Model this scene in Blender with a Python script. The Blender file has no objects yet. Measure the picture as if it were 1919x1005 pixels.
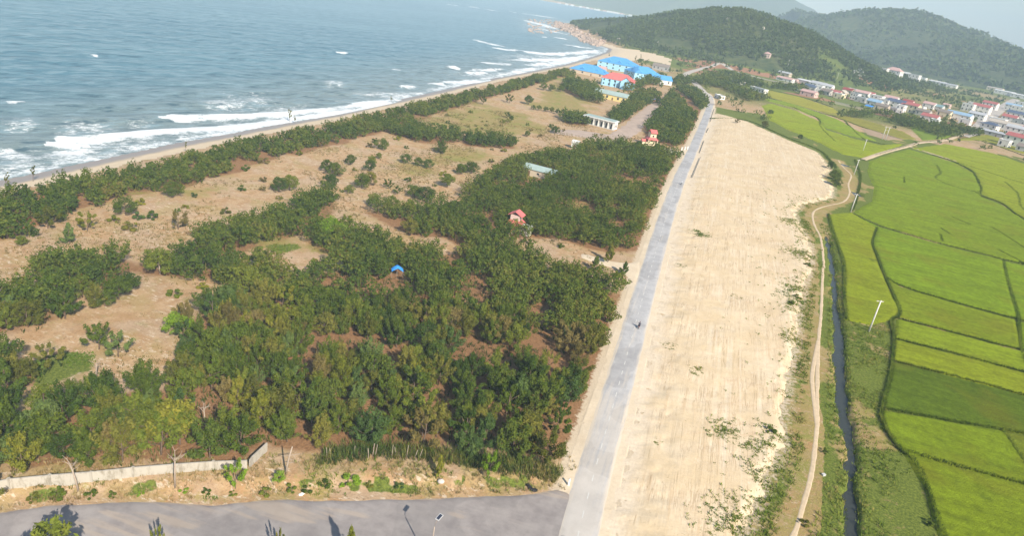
import bpy, math, random
import numpy as np
random.seed(7)
RNG = np.random.default_rng(11)
SC = bpy.context.scene
COL = SC.collection
PI = math.pi

# ------------------------------------------------------------------ camera model
W, HH, F = 1919.0, 1005.0, 1290.0
CAMH = 72.0
_p, _r = math.radians(22.25), math.radians(9.5)
FWD = np.array([0, math.cos(_p), -math.sin(_p)])
_rt = np.array([1.0, 0, 0]); _up = np.cross(_rt, FWD)
CR = _rt * math.cos(_r) + _up * math.sin(_r)
CU = -_rt * math.sin(_r) + _up * math.cos(_r)
CAM = np.array([0, 0, CAMH])

def ray(x, y):
    d = FWD * F + CR * (x - W / 2) - CU * (y - HH / 2)
    return d / np.linalg.norm(d)
def plane(x, y, z=0.0):
    """survey point of the photo -> world point on the level z"""
    d = ray(x, y)
    return CAM + d * ((z - CAMH) / d[2])
def rayd(x, y, dist):
    d = ray(x, y)
    return CAM + d * (dist / math.hypot(d[0], d[1]))
def P2(pts, z=0.0):
    return np.array([plane(x, y, z)[:2] for x, y in pts])
def depth(p):
    return float((np.asarray(p) - CAM) @ FWD)

# ------------------------------------------------------------------ noise and distance helpers
_T = RNG.random((256, 256))
def vnoise(x, y):
    x = np.asarray(x, float); y = np.asarray(y, float)
    xi = np.floor(x).astype(int); yi = np.floor(y).astype(int)
    fx = x - xi; fy = y - yi
    fx = fx * fx * (3 - 2 * fx); fy = fy * fy * (3 - 2 * fy)
    g = lambda a, b: _T[a & 255, b & 255]
    return (g(xi, yi) * (1 - fx) + g(xi + 1, yi) * fx) * (1 - fy) + (g(xi, yi + 1) * (1 - fx) + g(xi + 1, yi + 1) * fx) * fy
def fbm(x, y, s, o=3):
    x = np.asarray(x, float) / s; y = np.asarray(y, float) / s
    t = 0; a = 0.5; n = 0
    for k in range(o):
        t = t + a * vnoise(x + 17.3 * k, y + 9.1 * k); n += a
        x = x * 2.03; y = y * 2.03; a *= 0.5
    return t / n
def ss(a, b, x):
    t = np.clip((x - a) / (b - a), 0, 1)
    return t * t * (3 - 2 * t)
def seg_dist(px, py, pl, closed=False):
    """distance to a polyline, and arc parameter (index + fraction)"""
    pl = np.asarray(pl, float)
    best = np.full(np.shape(px), 1e12); par = np.zeros(np.shape(px))
    n = len(pl) if closed else len(pl) - 1
    for i in range(n):
        a = pl[i][:2]; b = pl[(i + 1) % len(pl)][:2]
        dx, dy = b - a; L = dx * dx + dy * dy + 1e-12
        t = np.clip(((px - a[0]) * dx + (py - a[1]) * dy) / L, 0, 1)
        d = (px - a[0] - t * dx) ** 2 + (py - a[1] - t * dy) ** 2
        m = d < best
        best = np.where(m, d, best); par = np.where(m, i + t, par)
    return np.sqrt(best), par
def inside(px, py, pl):
    pl = np.asarray(pl, float); r = np.zeros(np.shape(px), bool); n = len(pl)
    for i in range(n):
        x0, y0 = pl[i][:2]; x1, y1 = pl[(i + 1) % n][:2]
        if y0 == y1: continue
        c = ((y0 > py) != (y1 > py)) & (px < (x1 - x0) * (py - y0) / (y1 - y0) + x0)
        r ^= c
    return r
def sdist(px, py, pl):
    d, _ = seg_dist(px, py, pl, True)
    return np.where(inside(px, py, pl), d, -d)

# ------------------------------------------------------------------ shape of the land
SEA = -3.0
SHORE_PX = [(-260, 398), (-100, 358), (0, 338), (60, 326), (120, 312), (190, 298), (260, 283), (330, 268), (420, 252), (520, 232),
            (620, 214), (740, 188), (830, 168), (920, 147), (1000, 132), (1060, 120), (1110, 106), (1136, 97), (1140, 91), (1122, 85),
            (1100, 78), (1086, 68), (1066, 58), (1048, 50), (1040, 43)]
_sh = [plane(x, y, SEA)[:2] for x, y in SHORE_PX]
BAY = [np.array(q, float) for q in ((60, 2050), (330, 2250), (800, 2700), (1080, 3500), (1000, 4200))]
_far = [plane(x, y, SEA)[:2] for x, y in ((1240, 38.5), (1180, 29), (1100, 15), (1020, 1))]
SHORE = [np.array([-175.0, -60.0])] + _sh + BAY + _far + [np.array([-700.0, 5600.0]), np.array([-2500.0, 8000.0])]
SEAPOLY = np.array(SHORE + [np.array([-12000.0, 9000.0]), np.array([-12000.0, -60.0])])
SHORE = np.array(SHORE)

def ridge(pts):
    q = []
    for x, y, D, w in pts:
        p = rayd(x, y, D); q.append((p[0], p[1], max(p[2], 0), w))
    return np.array(q)
HILL = ridge([(1052, 44, 1790, 90), (1110, 40, 1740, 130), (1180, 39, 1690, 200), (1270, 36, 1640, 300), (1320, 28, 1600, 360), (1370, 22.5, 1570, 400), (1405, 22.5, 1560, 400),
              (1450, 33, 1570, 370), (1500, 59, 1600, 340), (1560, 96, 1650, 280), (1640, 130, 1720, 170)])
MOUNT = ridge([(1380, 50, 4200, 800), (1450, 36, 4000, 820), (1505, 31, 3900, 900), (1550, 37, 3800, 900), (1600, 42, 3700, 860), (1650, 34, 3600, 860), (1700, 26.5, 3500, 880), (1730, 30, 3450, 900),
               (1780, 48, 3350, 860), (1830, 66, 3250, 840), (1880, 84, 3150, 800), (1930, 95, 3050, 800), (2050, 130, 2900, 760), (2250, 190, 2800, 700)])
BACK = ridge([(860, -12, 7600, 900), (980, -28, 7300, 1500), (1090, -40, 7000, 1900), (1180, -52, 6900, 2000), (1300, -50, 6800, 2100), (1400, -24, 6700, 2000), (1450, -6, 6600, 2000), (1490, 8, 6500, 2000), (1540, 34, 6400, 1900), (1640, 70, 6300, 1700)])
def ridge_h(x, y, R, pw=1.0):
    d, par = seg_dist(x, y, R)
    i = np.clip(par.astype(int), 0, len(R) - 2); f = par - i
    h = R[i, 2] * (1 - f) + R[i + 1, 2] * f; w = R[i, 3] * (1 - f) + R[i + 1, 3] * f
    t = np.clip(d / w, 0, 1)
    return h * (1 - t * t) ** 1.6 * (1 - 0.10 * t * fbm(x, y, 120, 2)), t

SIDE_PX = [(-500, 1040), (-150, 982), (0, 962), (80, 950), (246, 940), (336, 945), (400, 946), (500, 938), (601, 939), (702, 935), (814, 937), (867, 934), (934, 930), (1001, 928), (1046, 919)]
SIDE = P2(SIDE_PX)
CANAL = P2([(1606, 1150), (1600, 1005), (1598, 960), (1596, 910), (1596, 850), (1592, 815), (1582, 775), (1577, 735), (1575, 690), (1572, 645), (1570, 610), (1566, 570), (1564, 530), (1560, 495), (1554, 465), (1549, 440)])
CANALW = np.array([.8, .8, .7, .7, .9, 1.1, 1.1, 1.1, 1.25, 1.2, 1.0, 0.45, 0.45, 0.6, 0.7, 0.3]) * 0.85
POOLS = [((1605, 362), 5.5, 2.2), ((1583, 308), 5, 2.5), ((1551, 341), 5, 2.6)]
POOLW = [(plane(*a)[:2], l, w) for a, l, w in POOLS]

def shore_sd(x, y):
    d, _ = seg_dist(x, y, SHORE)
    return np.where(inside(x, y, SEAPOLY), -d, d)
def height(x, y):
    x = np.asarray(x, float); y = np.asarray(y, float)
    s = shore_sd(x, y)
    z = np.where(s < 0, SEA + np.maximum(s * 0.06, -4), SEA - SEA * ss(0, 24, s) * 1.0)
    far = y > 900
    if np.any(far):
        h1, _ = ridge_h(x, y, HILL); h2, _ = ridge_h(x, y, MOUNT); h3, _ = ridge_h(x, y, BACK)
        h = np.maximum(np.maximum(h1, h2), h3)
        rough = (fbm(x, y, 90, 4) - 0.5) * np.clip(h * 0.30, 0, 26) - np.abs(fbm(x, y, 260, 3) - .5) * np.clip(h * .5, 0, 60) + np.clip(h * .5, 0, 60) * .06 + (fbm(x, y, 400, 3) - .5) * np.clip(h2 * .35, 0, 70) + (fbm(x, y, 700, 3) - .5) * np.clip(h3 * .25, 0, 120)
        z = z + np.where(far, np.where(s > 0, ss(0, 60, s), 0) * (h + rough), 0)
    near = y < 190
    if np.any(near):
        d, _ = seg_dist(x, y, SIDE)
        ins = y > np.interp(x, SIDE[:, 0], SIDE[:, 1])
        b = np.where(ins, ss(1.6, 4.2, d + (fbm(x, y, 2.2, 2) - .5) * 2.2), 0) * ss(17, 8, x) * ss(150, 105, y)
        z = z + np.where(near, b * 1.0 * ss(5, 25, s), 0)
    # gentle roughness and low dunes west of the road
    z = z + np.where((s > 10) & (y < 900), (fbm(x, y, 9, 2) - .5) * .35 * ss(10, 40, s), 0)
    # canal bed
    d, par = seg_dist(x, y, CANAL)
    w = np.interp(par, np.arange(len(CANALW)), CANALW)
    z = z - 1.5 * ss(w + .9, w - .3, d + (fbm(x, y, 3, 2) - .5) * 1.6)
    for c, l, wd in POOLW:
        ux = 0.25
        a = (x - c[0]) * ux + (y - c[1]) * .97; b = (x - c[0]) * .97 - (y - c[1]) * ux
        z = z - 1.5 * ss(1.25, .8, np.hypot(a / l, b / wd))
    return z
def gz(x, y):
    return float(height(np.array([x]), np.array([y]))[0])
_t = np.concatenate([np.linspace(40, 700, 900), np.geomspace(701, 9000, 1500)])
def at(x, y):
    """where the ray through a survey pixel meets the land"""
    d = ray(x, y); p = CAM[:, None] + d[:, None] * _t[None]
    z = np.maximum(height(p[0], p[1]), SEA); k = np.argmax(p[2] < z)
    if p[2, k] >= z[k]: return plane(x, min(y, 400))
    a = p[2, k - 1] - z[k - 1]; b = z[k] - p[2, k]; t = _t[k - 1] + (_t[k] - _t[k - 1]) * a / (a + b + 1e-9)
    q = CAM + d * t
    return np.array([q[0], q[1], gz(q[0], q[1])])

# ------------------------------------------------------------------ mesh and object helpers
def new_mesh(name, V, faces, mats=(), attrs=None, smooth=False):
    """faces: an (n,3) or (n,4) array, or a list of tuples"""
    me = bpy.data.meshes.new(name)
    V = np.asarray(V, np.float32)
    if isinstance(faces, np.ndarray):
        n, k = faces.shape
        me.vertices.add(len(V)); me.vertices.foreach_set('co', V.ravel())
        me.loops.add(n * k); me.loops.foreach_set('vertex_index', faces.astype(np.int32).ravel())
        me.polygons.add(n)
        me.polygons.foreach_set('loop_start', np.arange(0, n * k, k, dtype=np.int32))
        try: me.polygons.foreach_set('loop_total', np.full(n, k, dtype=np.int32))
        except Exception: pass
    else:
        me.from_pydata([tuple(map(float, v)) for v in V], [], [tuple(f) for f in faces])
    for m in mats: me.materials.append(m)
    if smooth: me.polygons.foreach_set('use_smooth', np.ones(len(me.polygons), bool))
    for k, a in (attrs or {}).items():
        at_ = me.attributes.new(k, 'FLOAT', 'POINT'); at_.data.foreach_set('value', np.asarray(a, np.float32))
    me.update(calc_edges=True); me.validate(clean_customdata=False)
    return me
def link(name, data, parent=None, loc=None, rz=None):
    o = bpy.data.objects.new(name, data); COL.objects.link(o)
    if parent is not None: o.parent = parent
    if loc is not None: o.location = tuple(map(float, loc))
    if rz is not None: o.rotation_euler = (0, 0, rz)
    return o
def tag(o, label=None, cat=None, group=None, kind=None):
    if label: o['label'] = label
    if cat: o['category'] = cat
    if group: o['group'] = group
    if kind: o['kind'] = kind
    return o
def thing(name, label, cat, loc, rz=0.0, group=None):
    return tag(link(name, None, None, loc, rz), label, cat, group)
class MB:
    def __init__(s): s.v = []; s.f = []; s.m = []
    def add(s, v, f, m=0):
        b = len(s.v); s.v += [tuple(map(float, q)) for q in v]; s.f += [tuple(i + b for i in q) for q in f]; s.m += [m] * len(f); return s
    def box(s, x0, x1, y0, y1, z0, z1, m=0):
        v = [(x, y, z) for z in (z0, z1) for y in (y0, y1) for x in (x0, x1)]
        return s.add(v, [(0, 2, 3, 1), (4, 5, 7, 6), (0, 1, 5, 4), (1, 3, 7, 5), (3, 2, 6, 7), (2, 0, 4, 6)], m)
    def tube(s, pts, rad, n=6, cap=True, m=0):
        pts = [np.array(p, float) for p in pts]; rad = [rad] * len(pts) if not hasattr(rad, '__len__') else rad
        v = []; f = []
        for i, p in enumerate(pts):
            t = pts[min(i + 1, len(pts) - 1)] - pts[max(i - 1, 0)]; t = t / (np.linalg.norm(t) + 1e-9)
            a = np.cross(t, (0, 0, 1) if abs(t[2]) < .9 else (1, 0, 0)); a /= np.linalg.norm(a); b = np.cross(t, a)
            for k in range(n):
                c = 2 * PI * k / n; v.append(p + rad[i] * (a * math.cos(c) + b * math.sin(c)))
        for i in range(len(pts) - 1):
            for k in range(n):
                f.append((i * n + k, i * n + (k + 1) % n, (i + 1) * n + (k + 1) % n, (i + 1) * n + k))
        if cap: f += [tuple(range(n - 1, -1, -1)), tuple(range((len(pts) - 1) * n, len(pts) * n))]
        return s.add(v, f, m)
    def blob(s, c, r, n=8, m=0, jit=0.0):
        v = []; f = []; rings = max(3, n // 2)
        for i in range(rings + 1):
            th = PI * i / rings
            for k in range(n):
                ph = 2 * PI * k / n; j = 1 + (random.random() - .5) * jit
                v.append((c[0] + r[0] * math.sin(th) * math.cos(ph) * j, c[1] + r[1] * math.sin(th) * math.sin(ph) * j, c[2] + r[2] * math.cos(th) * j))
        for i in range(rings):
            for k in range(n):
                f.append((i * n + k, (i + 1) * n + k, (i + 1) * n + (k + 1) % n, i * n + (k + 1) % n))
        return s.add(v, f, m)
    def build(s, name, mats, parent=None, loc=None, rz=None, smooth=False, attrs=None):
        if not isinstance(mats, (list, tuple)): mats = [mats]
        me = new_mesh(name, np.array(s.v), s.f, mats, attrs, smooth)
        if len(mats) > 1: me.polygons.foreach_set('material_index', s.m)
        return link(name, me, parent, loc, rz)

# ------------------------------------------------------------------ materials
class NT:
    def __init__(s, name):
        s.mat = bpy.data.materials.new(name); s.mat.use_nodes = True; s.t = s.mat.node_tree; s.t.nodes.clear()
        s.out = s.n('ShaderNodeOutputMaterial')
    def n(s, typ, **kw):
        o = s.t.nodes.new(typ)
        for k, v in kw.items(): setattr(o, k, v)
        return o
    def put(s, sock, v):
        if v is None: return
        if isinstance(v, (int, float)): sock.default_value = v
        elif isinstance(v, (tuple, list)):
            sock.default_value = tuple(v) + ((1,) if len(v) == 3 and sock.type == 'RGBA' else ())
        else: s.t.links.new(v, sock)
    def pos(s): return s.n('ShaderNodeNewGeometry').outputs['Position']
    def attr(s, name): return s.n('ShaderNodeAttribute', attribute_name=name).outputs['Fac']
    def mapping(s, vec, rz=0, sc=(1, 1, 1)):
        o = s.n('ShaderNodeMapping'); o.inputs['Rotation'].default_value = (0, 0, rz); s.put(o.inputs['Vector'], vec)
        o2 = s.n('ShaderNodeMapping'); o2.inputs['Scale'].default_value = sc; s.put(o2.inputs['Vector'], o.outputs[0]); return o2.outputs[0]
    def noise(s, vec, scale, detail=4, rough=.6, col=False):
        o = s.n('ShaderNodeTexNoise'); s.put(o.inputs['Vector'], vec); o.inputs['Scale'].default_value = scale; o.inputs['Detail'].default_value = detail; o.inputs['Roughness'].default_value = rough
        return o.outputs['Color' if col else 'Fac']
    def math(s, op, a, b=None, c=None, clamp=False):
        o = s.n('ShaderNodeMath', operation=op, use_clamp=clamp); s.put(o.inputs[0], a); s.put(o.inputs[1], b); s.put(o.inputs[2], c); return o.outputs[0]
    def step(s, x, a, b):
        o = s.n('ShaderNodeMapRange', interpolation_type='SMOOTHSTEP'); s.put(o.inputs[0], x); s.put(o.inputs[1], a); s.put(o.inputs[2], b); return o.outputs[0]
    def mix(s, f, a, b):
        o = s.n('ShaderNodeMix', data_type='RGBA'); s.put(o.inputs[0], f); s.put(o.inputs[6], a); s.put(o.inputs[7], b); return o.outputs[2]
    def mul(s, c, f):
        o = s.n('ShaderNodeMix', data_type='RGBA', blend_type='MULTIPLY'); o.inputs[0].default_value = 1; s.put(o.inputs[6], c)
        cc = s.n('ShaderNodeCombineColor'); [s.put(cc.inputs[i], f) for i in range(3)]; s.put(o.inputs[7], cc.outputs[0]); return o.outputs[2]
    def bump(s, h, dist=.1, strength=1.0):
        o = s.n('ShaderNodeBump'); o.inputs['Strength'].default_value = strength; o.inputs['Distance'].default_value = dist; s.put(o.inputs['Height'], h); return o.outputs[0]
    def bsdf(s, col, rough=.8, spec=.3, normal=None, metal=0.0):
        o = s.n('ShaderNodeBsdfPrincipled'); s.put(o.inputs['Base Color'], col); s.put(o.inputs['Roughness'], rough); s.put(o.inputs['Specular IOR Level'], spec); s.put(o.inputs['Metallic'], metal)
        if normal is not None: s.put(o.inputs['Normal'], normal)
        s.t.links.new(o.outputs[0], s.out.inputs['Surface']); return o
M = {}
def plain(name, col, rough=.7, spec=.3, metal=0.0, var=.25, scale=1.5):
    if name in M: return M[name]
    t = NT(name); p = t.n('ShaderNodeTexCoord').outputs['Object']
    n = t.noise(p, scale, 5, .65)
    c = t.mul(col, t.math('MULTIPLY_ADD', n, var * 2, 1 - var))
    t.bsdf(c, rough, spec, None, metal); M[name] = t.mat; return t.mat

def ground_material():
    t = NT('scrub_ground'); p = t.pos()
    big = t.noise(p, .05, 4, .6); mid = t.noise(p, .35, 5, .65); fine = t.noise(p, 2.2, 5, .7); vf = t.noise(p, 9, 3, .7)
    tan = t.mix(t.step(mid, .35, .65), (.405, .245, .12), (.50, .34, .195))
    tan = t.mix(t.math('MULTIPLY', t.step(t.noise(p, .07, 4, .65), .46, .58), .45), tan, (.46, .35, .255))
    tan = t.mix(t.math('MULTIPLY', t.step(t.noise(p, .16, 5, .7), .54, .64), .6), tan, (.30, .255, .10))
    tan = t.mix(t.step(fine, .52, .68), tan, (.28, .18, .10))
    tan = t.mix(t.math('MULTIPLY', t.step(t.noise(p, .09, 5, .65), .5, .62), .5), tan, (.36, .27, .10))
    litter = t.mix(t.step(fine, .3, .7), (.20, .105, .05), (.33, .185, .09))
    a_l = t.math('ADD', t.attr('litter'), t.math('MULTIPLY_ADD', mid, 1.0, -.5))
    c = t.mix(t.step(a_l, .3, .7), tan, litter)
    pale = t.math('MULTIPLY', t.step(t.noise(t.mapping(p, .3, (1, 2.2, 1)), .55, 6, .75), .545, .615), t.step(t.math('ADD', t.attr('pale'), big), .64, .93))
    c = t.mix(pale, c, (.60, .48, .35))
    gold = t.math('ADD', t.attr('grass'), t.math('MULTIPLY_ADD', t.math('ADD', t.math('MULTIPLY', mid, .5), t.math('MULTIPLY', fine, .5)), 2.2, -1.1))
    gcol = t.mix(t.step(fine, .35, .7), (.24, .19, .06), (.38, .29, .11))
    gcol = t.mix(t.step(t.noise(p, .12, 3, .6), .45, .62), gcol, (.25, .235, .06))
    c = t.mix(t.step(gold, .35, .75), c, gcol)
    lush = t.math('ADD', t.attr('green'), t.math('MULTIPLY_ADD', t.noise(p, .6, 5, .7), 1.2, -.6))
    lcol = t.mix(t.step(fine, .35, .7), (.085, .115, .02), (.20, .235, .04))
    c = t.mix(t.step(lush, .4, .7), c, lcol)
    soil = t.math('ADD', t.attr('soil'), t.math('MULTIPLY_ADD', mid, .8, -.4))
    c = t.mix(t.step(soil, .4, .7), c, t.mix(fine, (.27, .12, .065), (.42, .23, .13)))
    du = t.step(t.math('ADD', t.attr('dust'), t.math('MULTIPLY_ADD', t.noise(p, .9, 6, .75), 1.6, -.8)), .38, .72)
    c = t.mix(du, c, t.mix(fine, (.50, .39, .27), (.66, .56, .42)))
    c = t.mul(c, t.math('MULTIPLY_ADD', vf, .5, .75))
    h = t.math('ADD', t.math('MULTIPLY', fine, .6), t.math('MULTIPLY', vf, .3))
    t.bsdf(c, .95, .1, t.bump(h, .35, .9)); return t.mat
def hill_material():
    t = NT('hill_scrub'); p = t.pos()
    n1 = t.noise(p, .012, 5, .6); n2 = t.noise(p, .06, 5, .7); n3 = t.noise(p, .3, 3, .7)
    c = t.mix(t.step(n2, .35, .65), (.045, .07, .024), (.10, .115, .04))
    c = t.mix(t.step(n1, .58, .75), c, (.115, .115, .05))
    rock = t.math('MULTIPLY', t.step(n2, .66, .74), t.step(n1, .5, .62))
    c = t.mix(t.math('MULTIPLY', rock, .6), c, (.24, .20, .15))
    soil = t.math('ADD', t.attr('soil'), t.math('MULTIPLY_ADD', n2, .8, -.4))
    c = t.mix(t.step(soil, .4, .7), c, t.mix(n3, (.30, .13, .07), (.44, .25, .15)))
    t.bsdf(c, .95, .1, t.bump(t.math('ADD', n2, t.math('MULTIPLY', n3, .4)), 5, .8)); return t.mat
def beach_material():
    t = NT('beach_sand'); p = t.pos()
    s = t.math('ADD', t.attr('shore'), t.math('MULTIPLY_ADD', t.noise(p, .12, 4, .6), 5, -2.5))
    wet = t.step(s, 4, 8.5)
    dry = t.mix(t.noise(p, .8, 5, .65), (.55, .43, .29), (.70, .57, .41))
    c = t.mix(wet, (.26, .21, .18), dry)
    t.bsdf(c, t.math('MULTIPLY_ADD', wet, .5, .4), t.math('MULTIPLY_ADD', wet, -.3, .4), t.bump(t.noise(p, 1.5, 4, .6), .12, .6)); return t.mat
def lot_material():
    t = NT('bulldozed_sand'); p = t.pos()
    q = t.mapping(p, math.radians(14), (1, .05, 1))      # streaks left by machines working along the road
    st = t.noise(q, 1.1, 5, .65); fine = t.noise(p, 1.6, 6, .7); mid = t.noise(p, .12, 4, .6); big = t.noise(p, .03, 3, .5)
    q2 = t.mapping(p, math.radians(62), (1, .1, 1)); st2 = t.noise(q2, .9, 4, .6)
    c = t.mix(t.step(mid, .3, .7), (.60, .465, .295), (.685, .56, .395))
    c = t.mix(t.math('MULTIPLY', t.step(st, .5, .66), t.math('MULTIPLY', t.step(mid, .35, .6), .5)), c, (.47, .315, .175))
    rut = t.math('MULTIPLY', t.step(t.math('ABSOLUTE', t.math('SUBTRACT', st, .5)), .035, .004), t.step(t.noise(p, .06, 3, .6), .47, .6))
    c = t.mix(t.math('MULTIPLY', rut, .55), c, (.37, .245, .135))
    lg = t.noise(t.mapping(p, math.radians(14), (1, .012, 1)), .75, 3, .6)
    trk = t.math('MULTIPLY', t.step(t.math('ABSOLUTE', t.math('SUBTRACT', lg, .52)), .016, .002), t.step(t.noise(p, .10, 4, .7), .42, .56))
    c = t.mix(t.math('MULTIPLY', trk, .55), c, (.31, .215, .125))
    c = t.mix(t.math('MULTIPLY', t.step(lg, .54, .66), t.math('MULTIPLY', t.step(t.noise(p, .05, 4, .6), .42, .6), .45)), c, (.69, .60, .47))
    spk = t.math('MULTIPLY', t.step(t.noise(p, 1.2, 3, .7), .64, .70), t.step(t.noise(p, .13, 4, .7), .48, .62))
    c = t.mix(t.math('MULTIPLY', spk, .75), c, (.30, .21, .12))
    c = t.mix(t.math('MULTIPLY', t.step(st2, .55, .7), t.math('MULTIPLY', t.step(big, .50, .62), .28)), c, (.48, .30, .165))
    c = t.mix(t.step(t.noise(p, .5, 6, .75), .60, .72), c, (.70, .59, .45))
    w = t.n('ShaderNodeTexWave', wave_type='BANDS', bands_direction='Y'); t.put(w.inputs['Vector'], t.mapping(p, math.radians(-8))); w.inputs['Scale'].default_value = .55; w.inputs['Distortion'].default_value = 3.5; w.inputs['Detail'].default_value = 2
    wm = t.step(t.noise(p, .045, 3, .6), .52, .64)
    c = t.mix(t.math('MULTIPLY', t.step(w.outputs['Fac'], .6, 1), t.math('MULTIPLY', wm, .18)), c, (.50, .36, .215))
    crumb = t.math('MULTIPLY', t.step(fine, .62, .72), t.step(t.math('ADD', t.attr('edge'), t.math('MULTIPLY', t.noise(p, .09, 3, .6), .7)), .55, .95))
    c = t.mix(crumb, c, (.30, .20, .115))
    c = t.mix(t.attr('dusty'), c, t.mix(fine, (.57, .46, .33), (.70, .60, .47)))
    weed = t.math('MULTIPLY', t.step(t.noise(p, 1.1, 5, .75), .53, .60), t.step(t.math('ADD', t.attr('weed'), t.math('MULTIPLY_ADD', t.noise(p, .2, 4, .7), 1.4, -.7)), .3, .6))
    c = t.mix(weed, c, (.13, .135, .03))
    c = t.mul(c, t.math('MULTIPLY_ADD', fine, .34, .83))
    h = t.math('ADD', t.math('MULTIPLY', st, .5), t.math('ADD', t.math('MULTIPLY', fine, .5), t.math('MULTIPLY', t.math('MULTIPLY', w.outputs['Fac'], wm), .04)))
    t.bsdf(c, .95, .1, t.bump(h, .22, .7)); return t.mat
def shoulder_material():
    t = NT('shoulder_sand'); p = t.pos()
    f = t.noise(p, 1.3, 6, .7)
    c = t.mix(t.noise(p, .25, 4, .6), (.54, .43, .30), (.69, .59, .45))
    c = t.mix(t.step(f, .6, .75), c, (.42, .31, .20))
    t.bsdf(t.mul(c, t.math('MULTIPLY_ADD', f, .3, .85)), .95, .1, t.bump(f, .15, .6)); return t.mat
def road_material(name, dark, light, dustcol, rz, dust=.5):
    t = NT(name); p = t.pos(); u = t.attr('across')     # -1 .. 1 over the width
    g = t.noise(p, 14, 3, .7); m = t.noise(p, .35, 5, .65); s = t.noise(t.mapping(p, rz, (1, .07, 1)), .8, 5, .65)
    c = t.mix(t.step(m, .3, .7), dark, light)
    c = t.mix(t.math('MULTIPLY', t.step(s, .45, .68), .45), c, light)
    pt = t.step(t.noise(p, .09, 2, .4), .52, .535); c = t.mix(t.math('MULTIPLY', pt, .22), c, (.16, .15, .15))
    c = t.mix(t.math('MULTIPLY', t.step(t.noise(p, .8, 6, .75), .60, .68), .35), c, dark)
    au = t.math('ABSOLUTE', u)
    edge = t.step(t.math('ADD', au, t.math('MULTIPLY_ADD', s, .7, -.35)), .68, 1.0)
    dd = t.math('ADD', t.math('MULTIPLY', edge, .95), t.math('MULTIPLY', t.math('MULTIPLY', t.step(t.math('ADD', s, t.math('MULTIPLY', t.attr('dust'), .55)), .62, .82), dust), 1.0), clamp=True)
    c = t.mix(dd, c, dustcol)
    c = t.mul(c, t.math('MULTIPLY_ADD', g, .3, .85))
    t.bsdf(c, .9, .15, t.bump(g, .02, .6)); return t.mat
def rice_material():
    t = NT('rice_crop'); p = t.pos(); oc = t.n('ShaderNodeObjectInfo').outputs['Color']
    f = t.noise(p, 1.6, 4, .75); vf = t.noise(p, 5, 3, .8); m = t.noise(p, .11, 5, .65)
    s = t.noise(t.mapping(p, math.radians(14), (.06, 1, 1)), .42, 5, .7)
    k = t.math('ADD', t.math('MULTIPLY', t.math('MULTIPLY_ADD', t.noise(p, .75, 4, .7), 1.6, -.3), .45), t.math('ADD', t.math('MULTIPLY', m, .35), t.math('MULTIPLY', t.math('MULTIPLY_ADD', s, 1.7, -.35), .35)))
    c = t.mul(oc, t.math('MULTIPLY_ADD', k, 1.7, .12))
    c = t.mix(t.math('MULTIPLY', t.step(t.noise(p, .05, 3, .6), .5, .7), .35), c, (.23, .20, .018))
    c = t.mix(t.math('MULTIPLY', t.step(t.noise(p, .16, 5, .7), .60, .72), .45), c, (.07, .11, .01))
    t.bsdf(t.mul(c, t.math('MULTIPLY_ADD', vf, 1.3, .38)), .9, .1, t.bump(t.math('ADD', f, vf), .5, 1.0)); return t.mat
def sea_material():
    t = NT('sea_water'); p = t.pos()
    foam = t.attr('foam'); sd = t.attr('shore')
    ang = WAVE_ANG
    rip = t.noise(t.mapping(p, -ang, (.35, 1, 1)), .28, 6, .68); rip2 = t.noise(t.mapping(p, -ang + .5, (.5, 1, 1)), .9, 4, .65); chop = t.noise(t.mapping(p, -ang, (.25, 1, 1)), .05, 3, .5)
    deep = t.mix(t.step(t.noise(t.mapping(p, -ang, (.3, 1, 1)), .012, 4, .6), .35, .65), (.040, .138, .192), (.080, .190, .242))
    shallow = t.mix(t.noise(p, .06, 4, .6), (.14, .20, .21), (.21, .25, .245))
    c = t.mix(t.step(sd, 130, 12), deep, shallow)
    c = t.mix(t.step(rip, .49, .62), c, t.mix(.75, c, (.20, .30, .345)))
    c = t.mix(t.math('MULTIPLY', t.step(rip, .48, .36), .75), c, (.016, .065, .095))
    lace = t.noise(t.mapping(p, -ang, (.5, 1, 1)), .55, 7, .78)
    l2 = t.noise(t.mapping(p, -ang, (.8, 1, 1)), 1.6, 4, .7)
    lace = t.math('ADD', t.math('MULTIPLY', lace, .7), t.math('MULTIPLY', l2, .3))
    foam = t.math('MULTIPLY', foam, t.math('MULTIPLY_ADD', t.step(t.noise(p, .045, 4, .65), .36, .56), .42, .62))
    k = t.math('MULTIPLY', t.step(t.math('ADD', foam, t.math('MULTIPLY_ADD', lace, 3.7, -1.85)),   .38, .92), t.step(foam, .02, .2))
    c = t.mix(k, c, (.74, .77, .78))
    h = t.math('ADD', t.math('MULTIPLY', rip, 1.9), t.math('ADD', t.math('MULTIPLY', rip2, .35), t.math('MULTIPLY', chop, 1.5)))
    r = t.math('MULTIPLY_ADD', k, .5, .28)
    t.bsdf(c, r, .35, t.bump(h, .8, .9)); return t.mat
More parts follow.
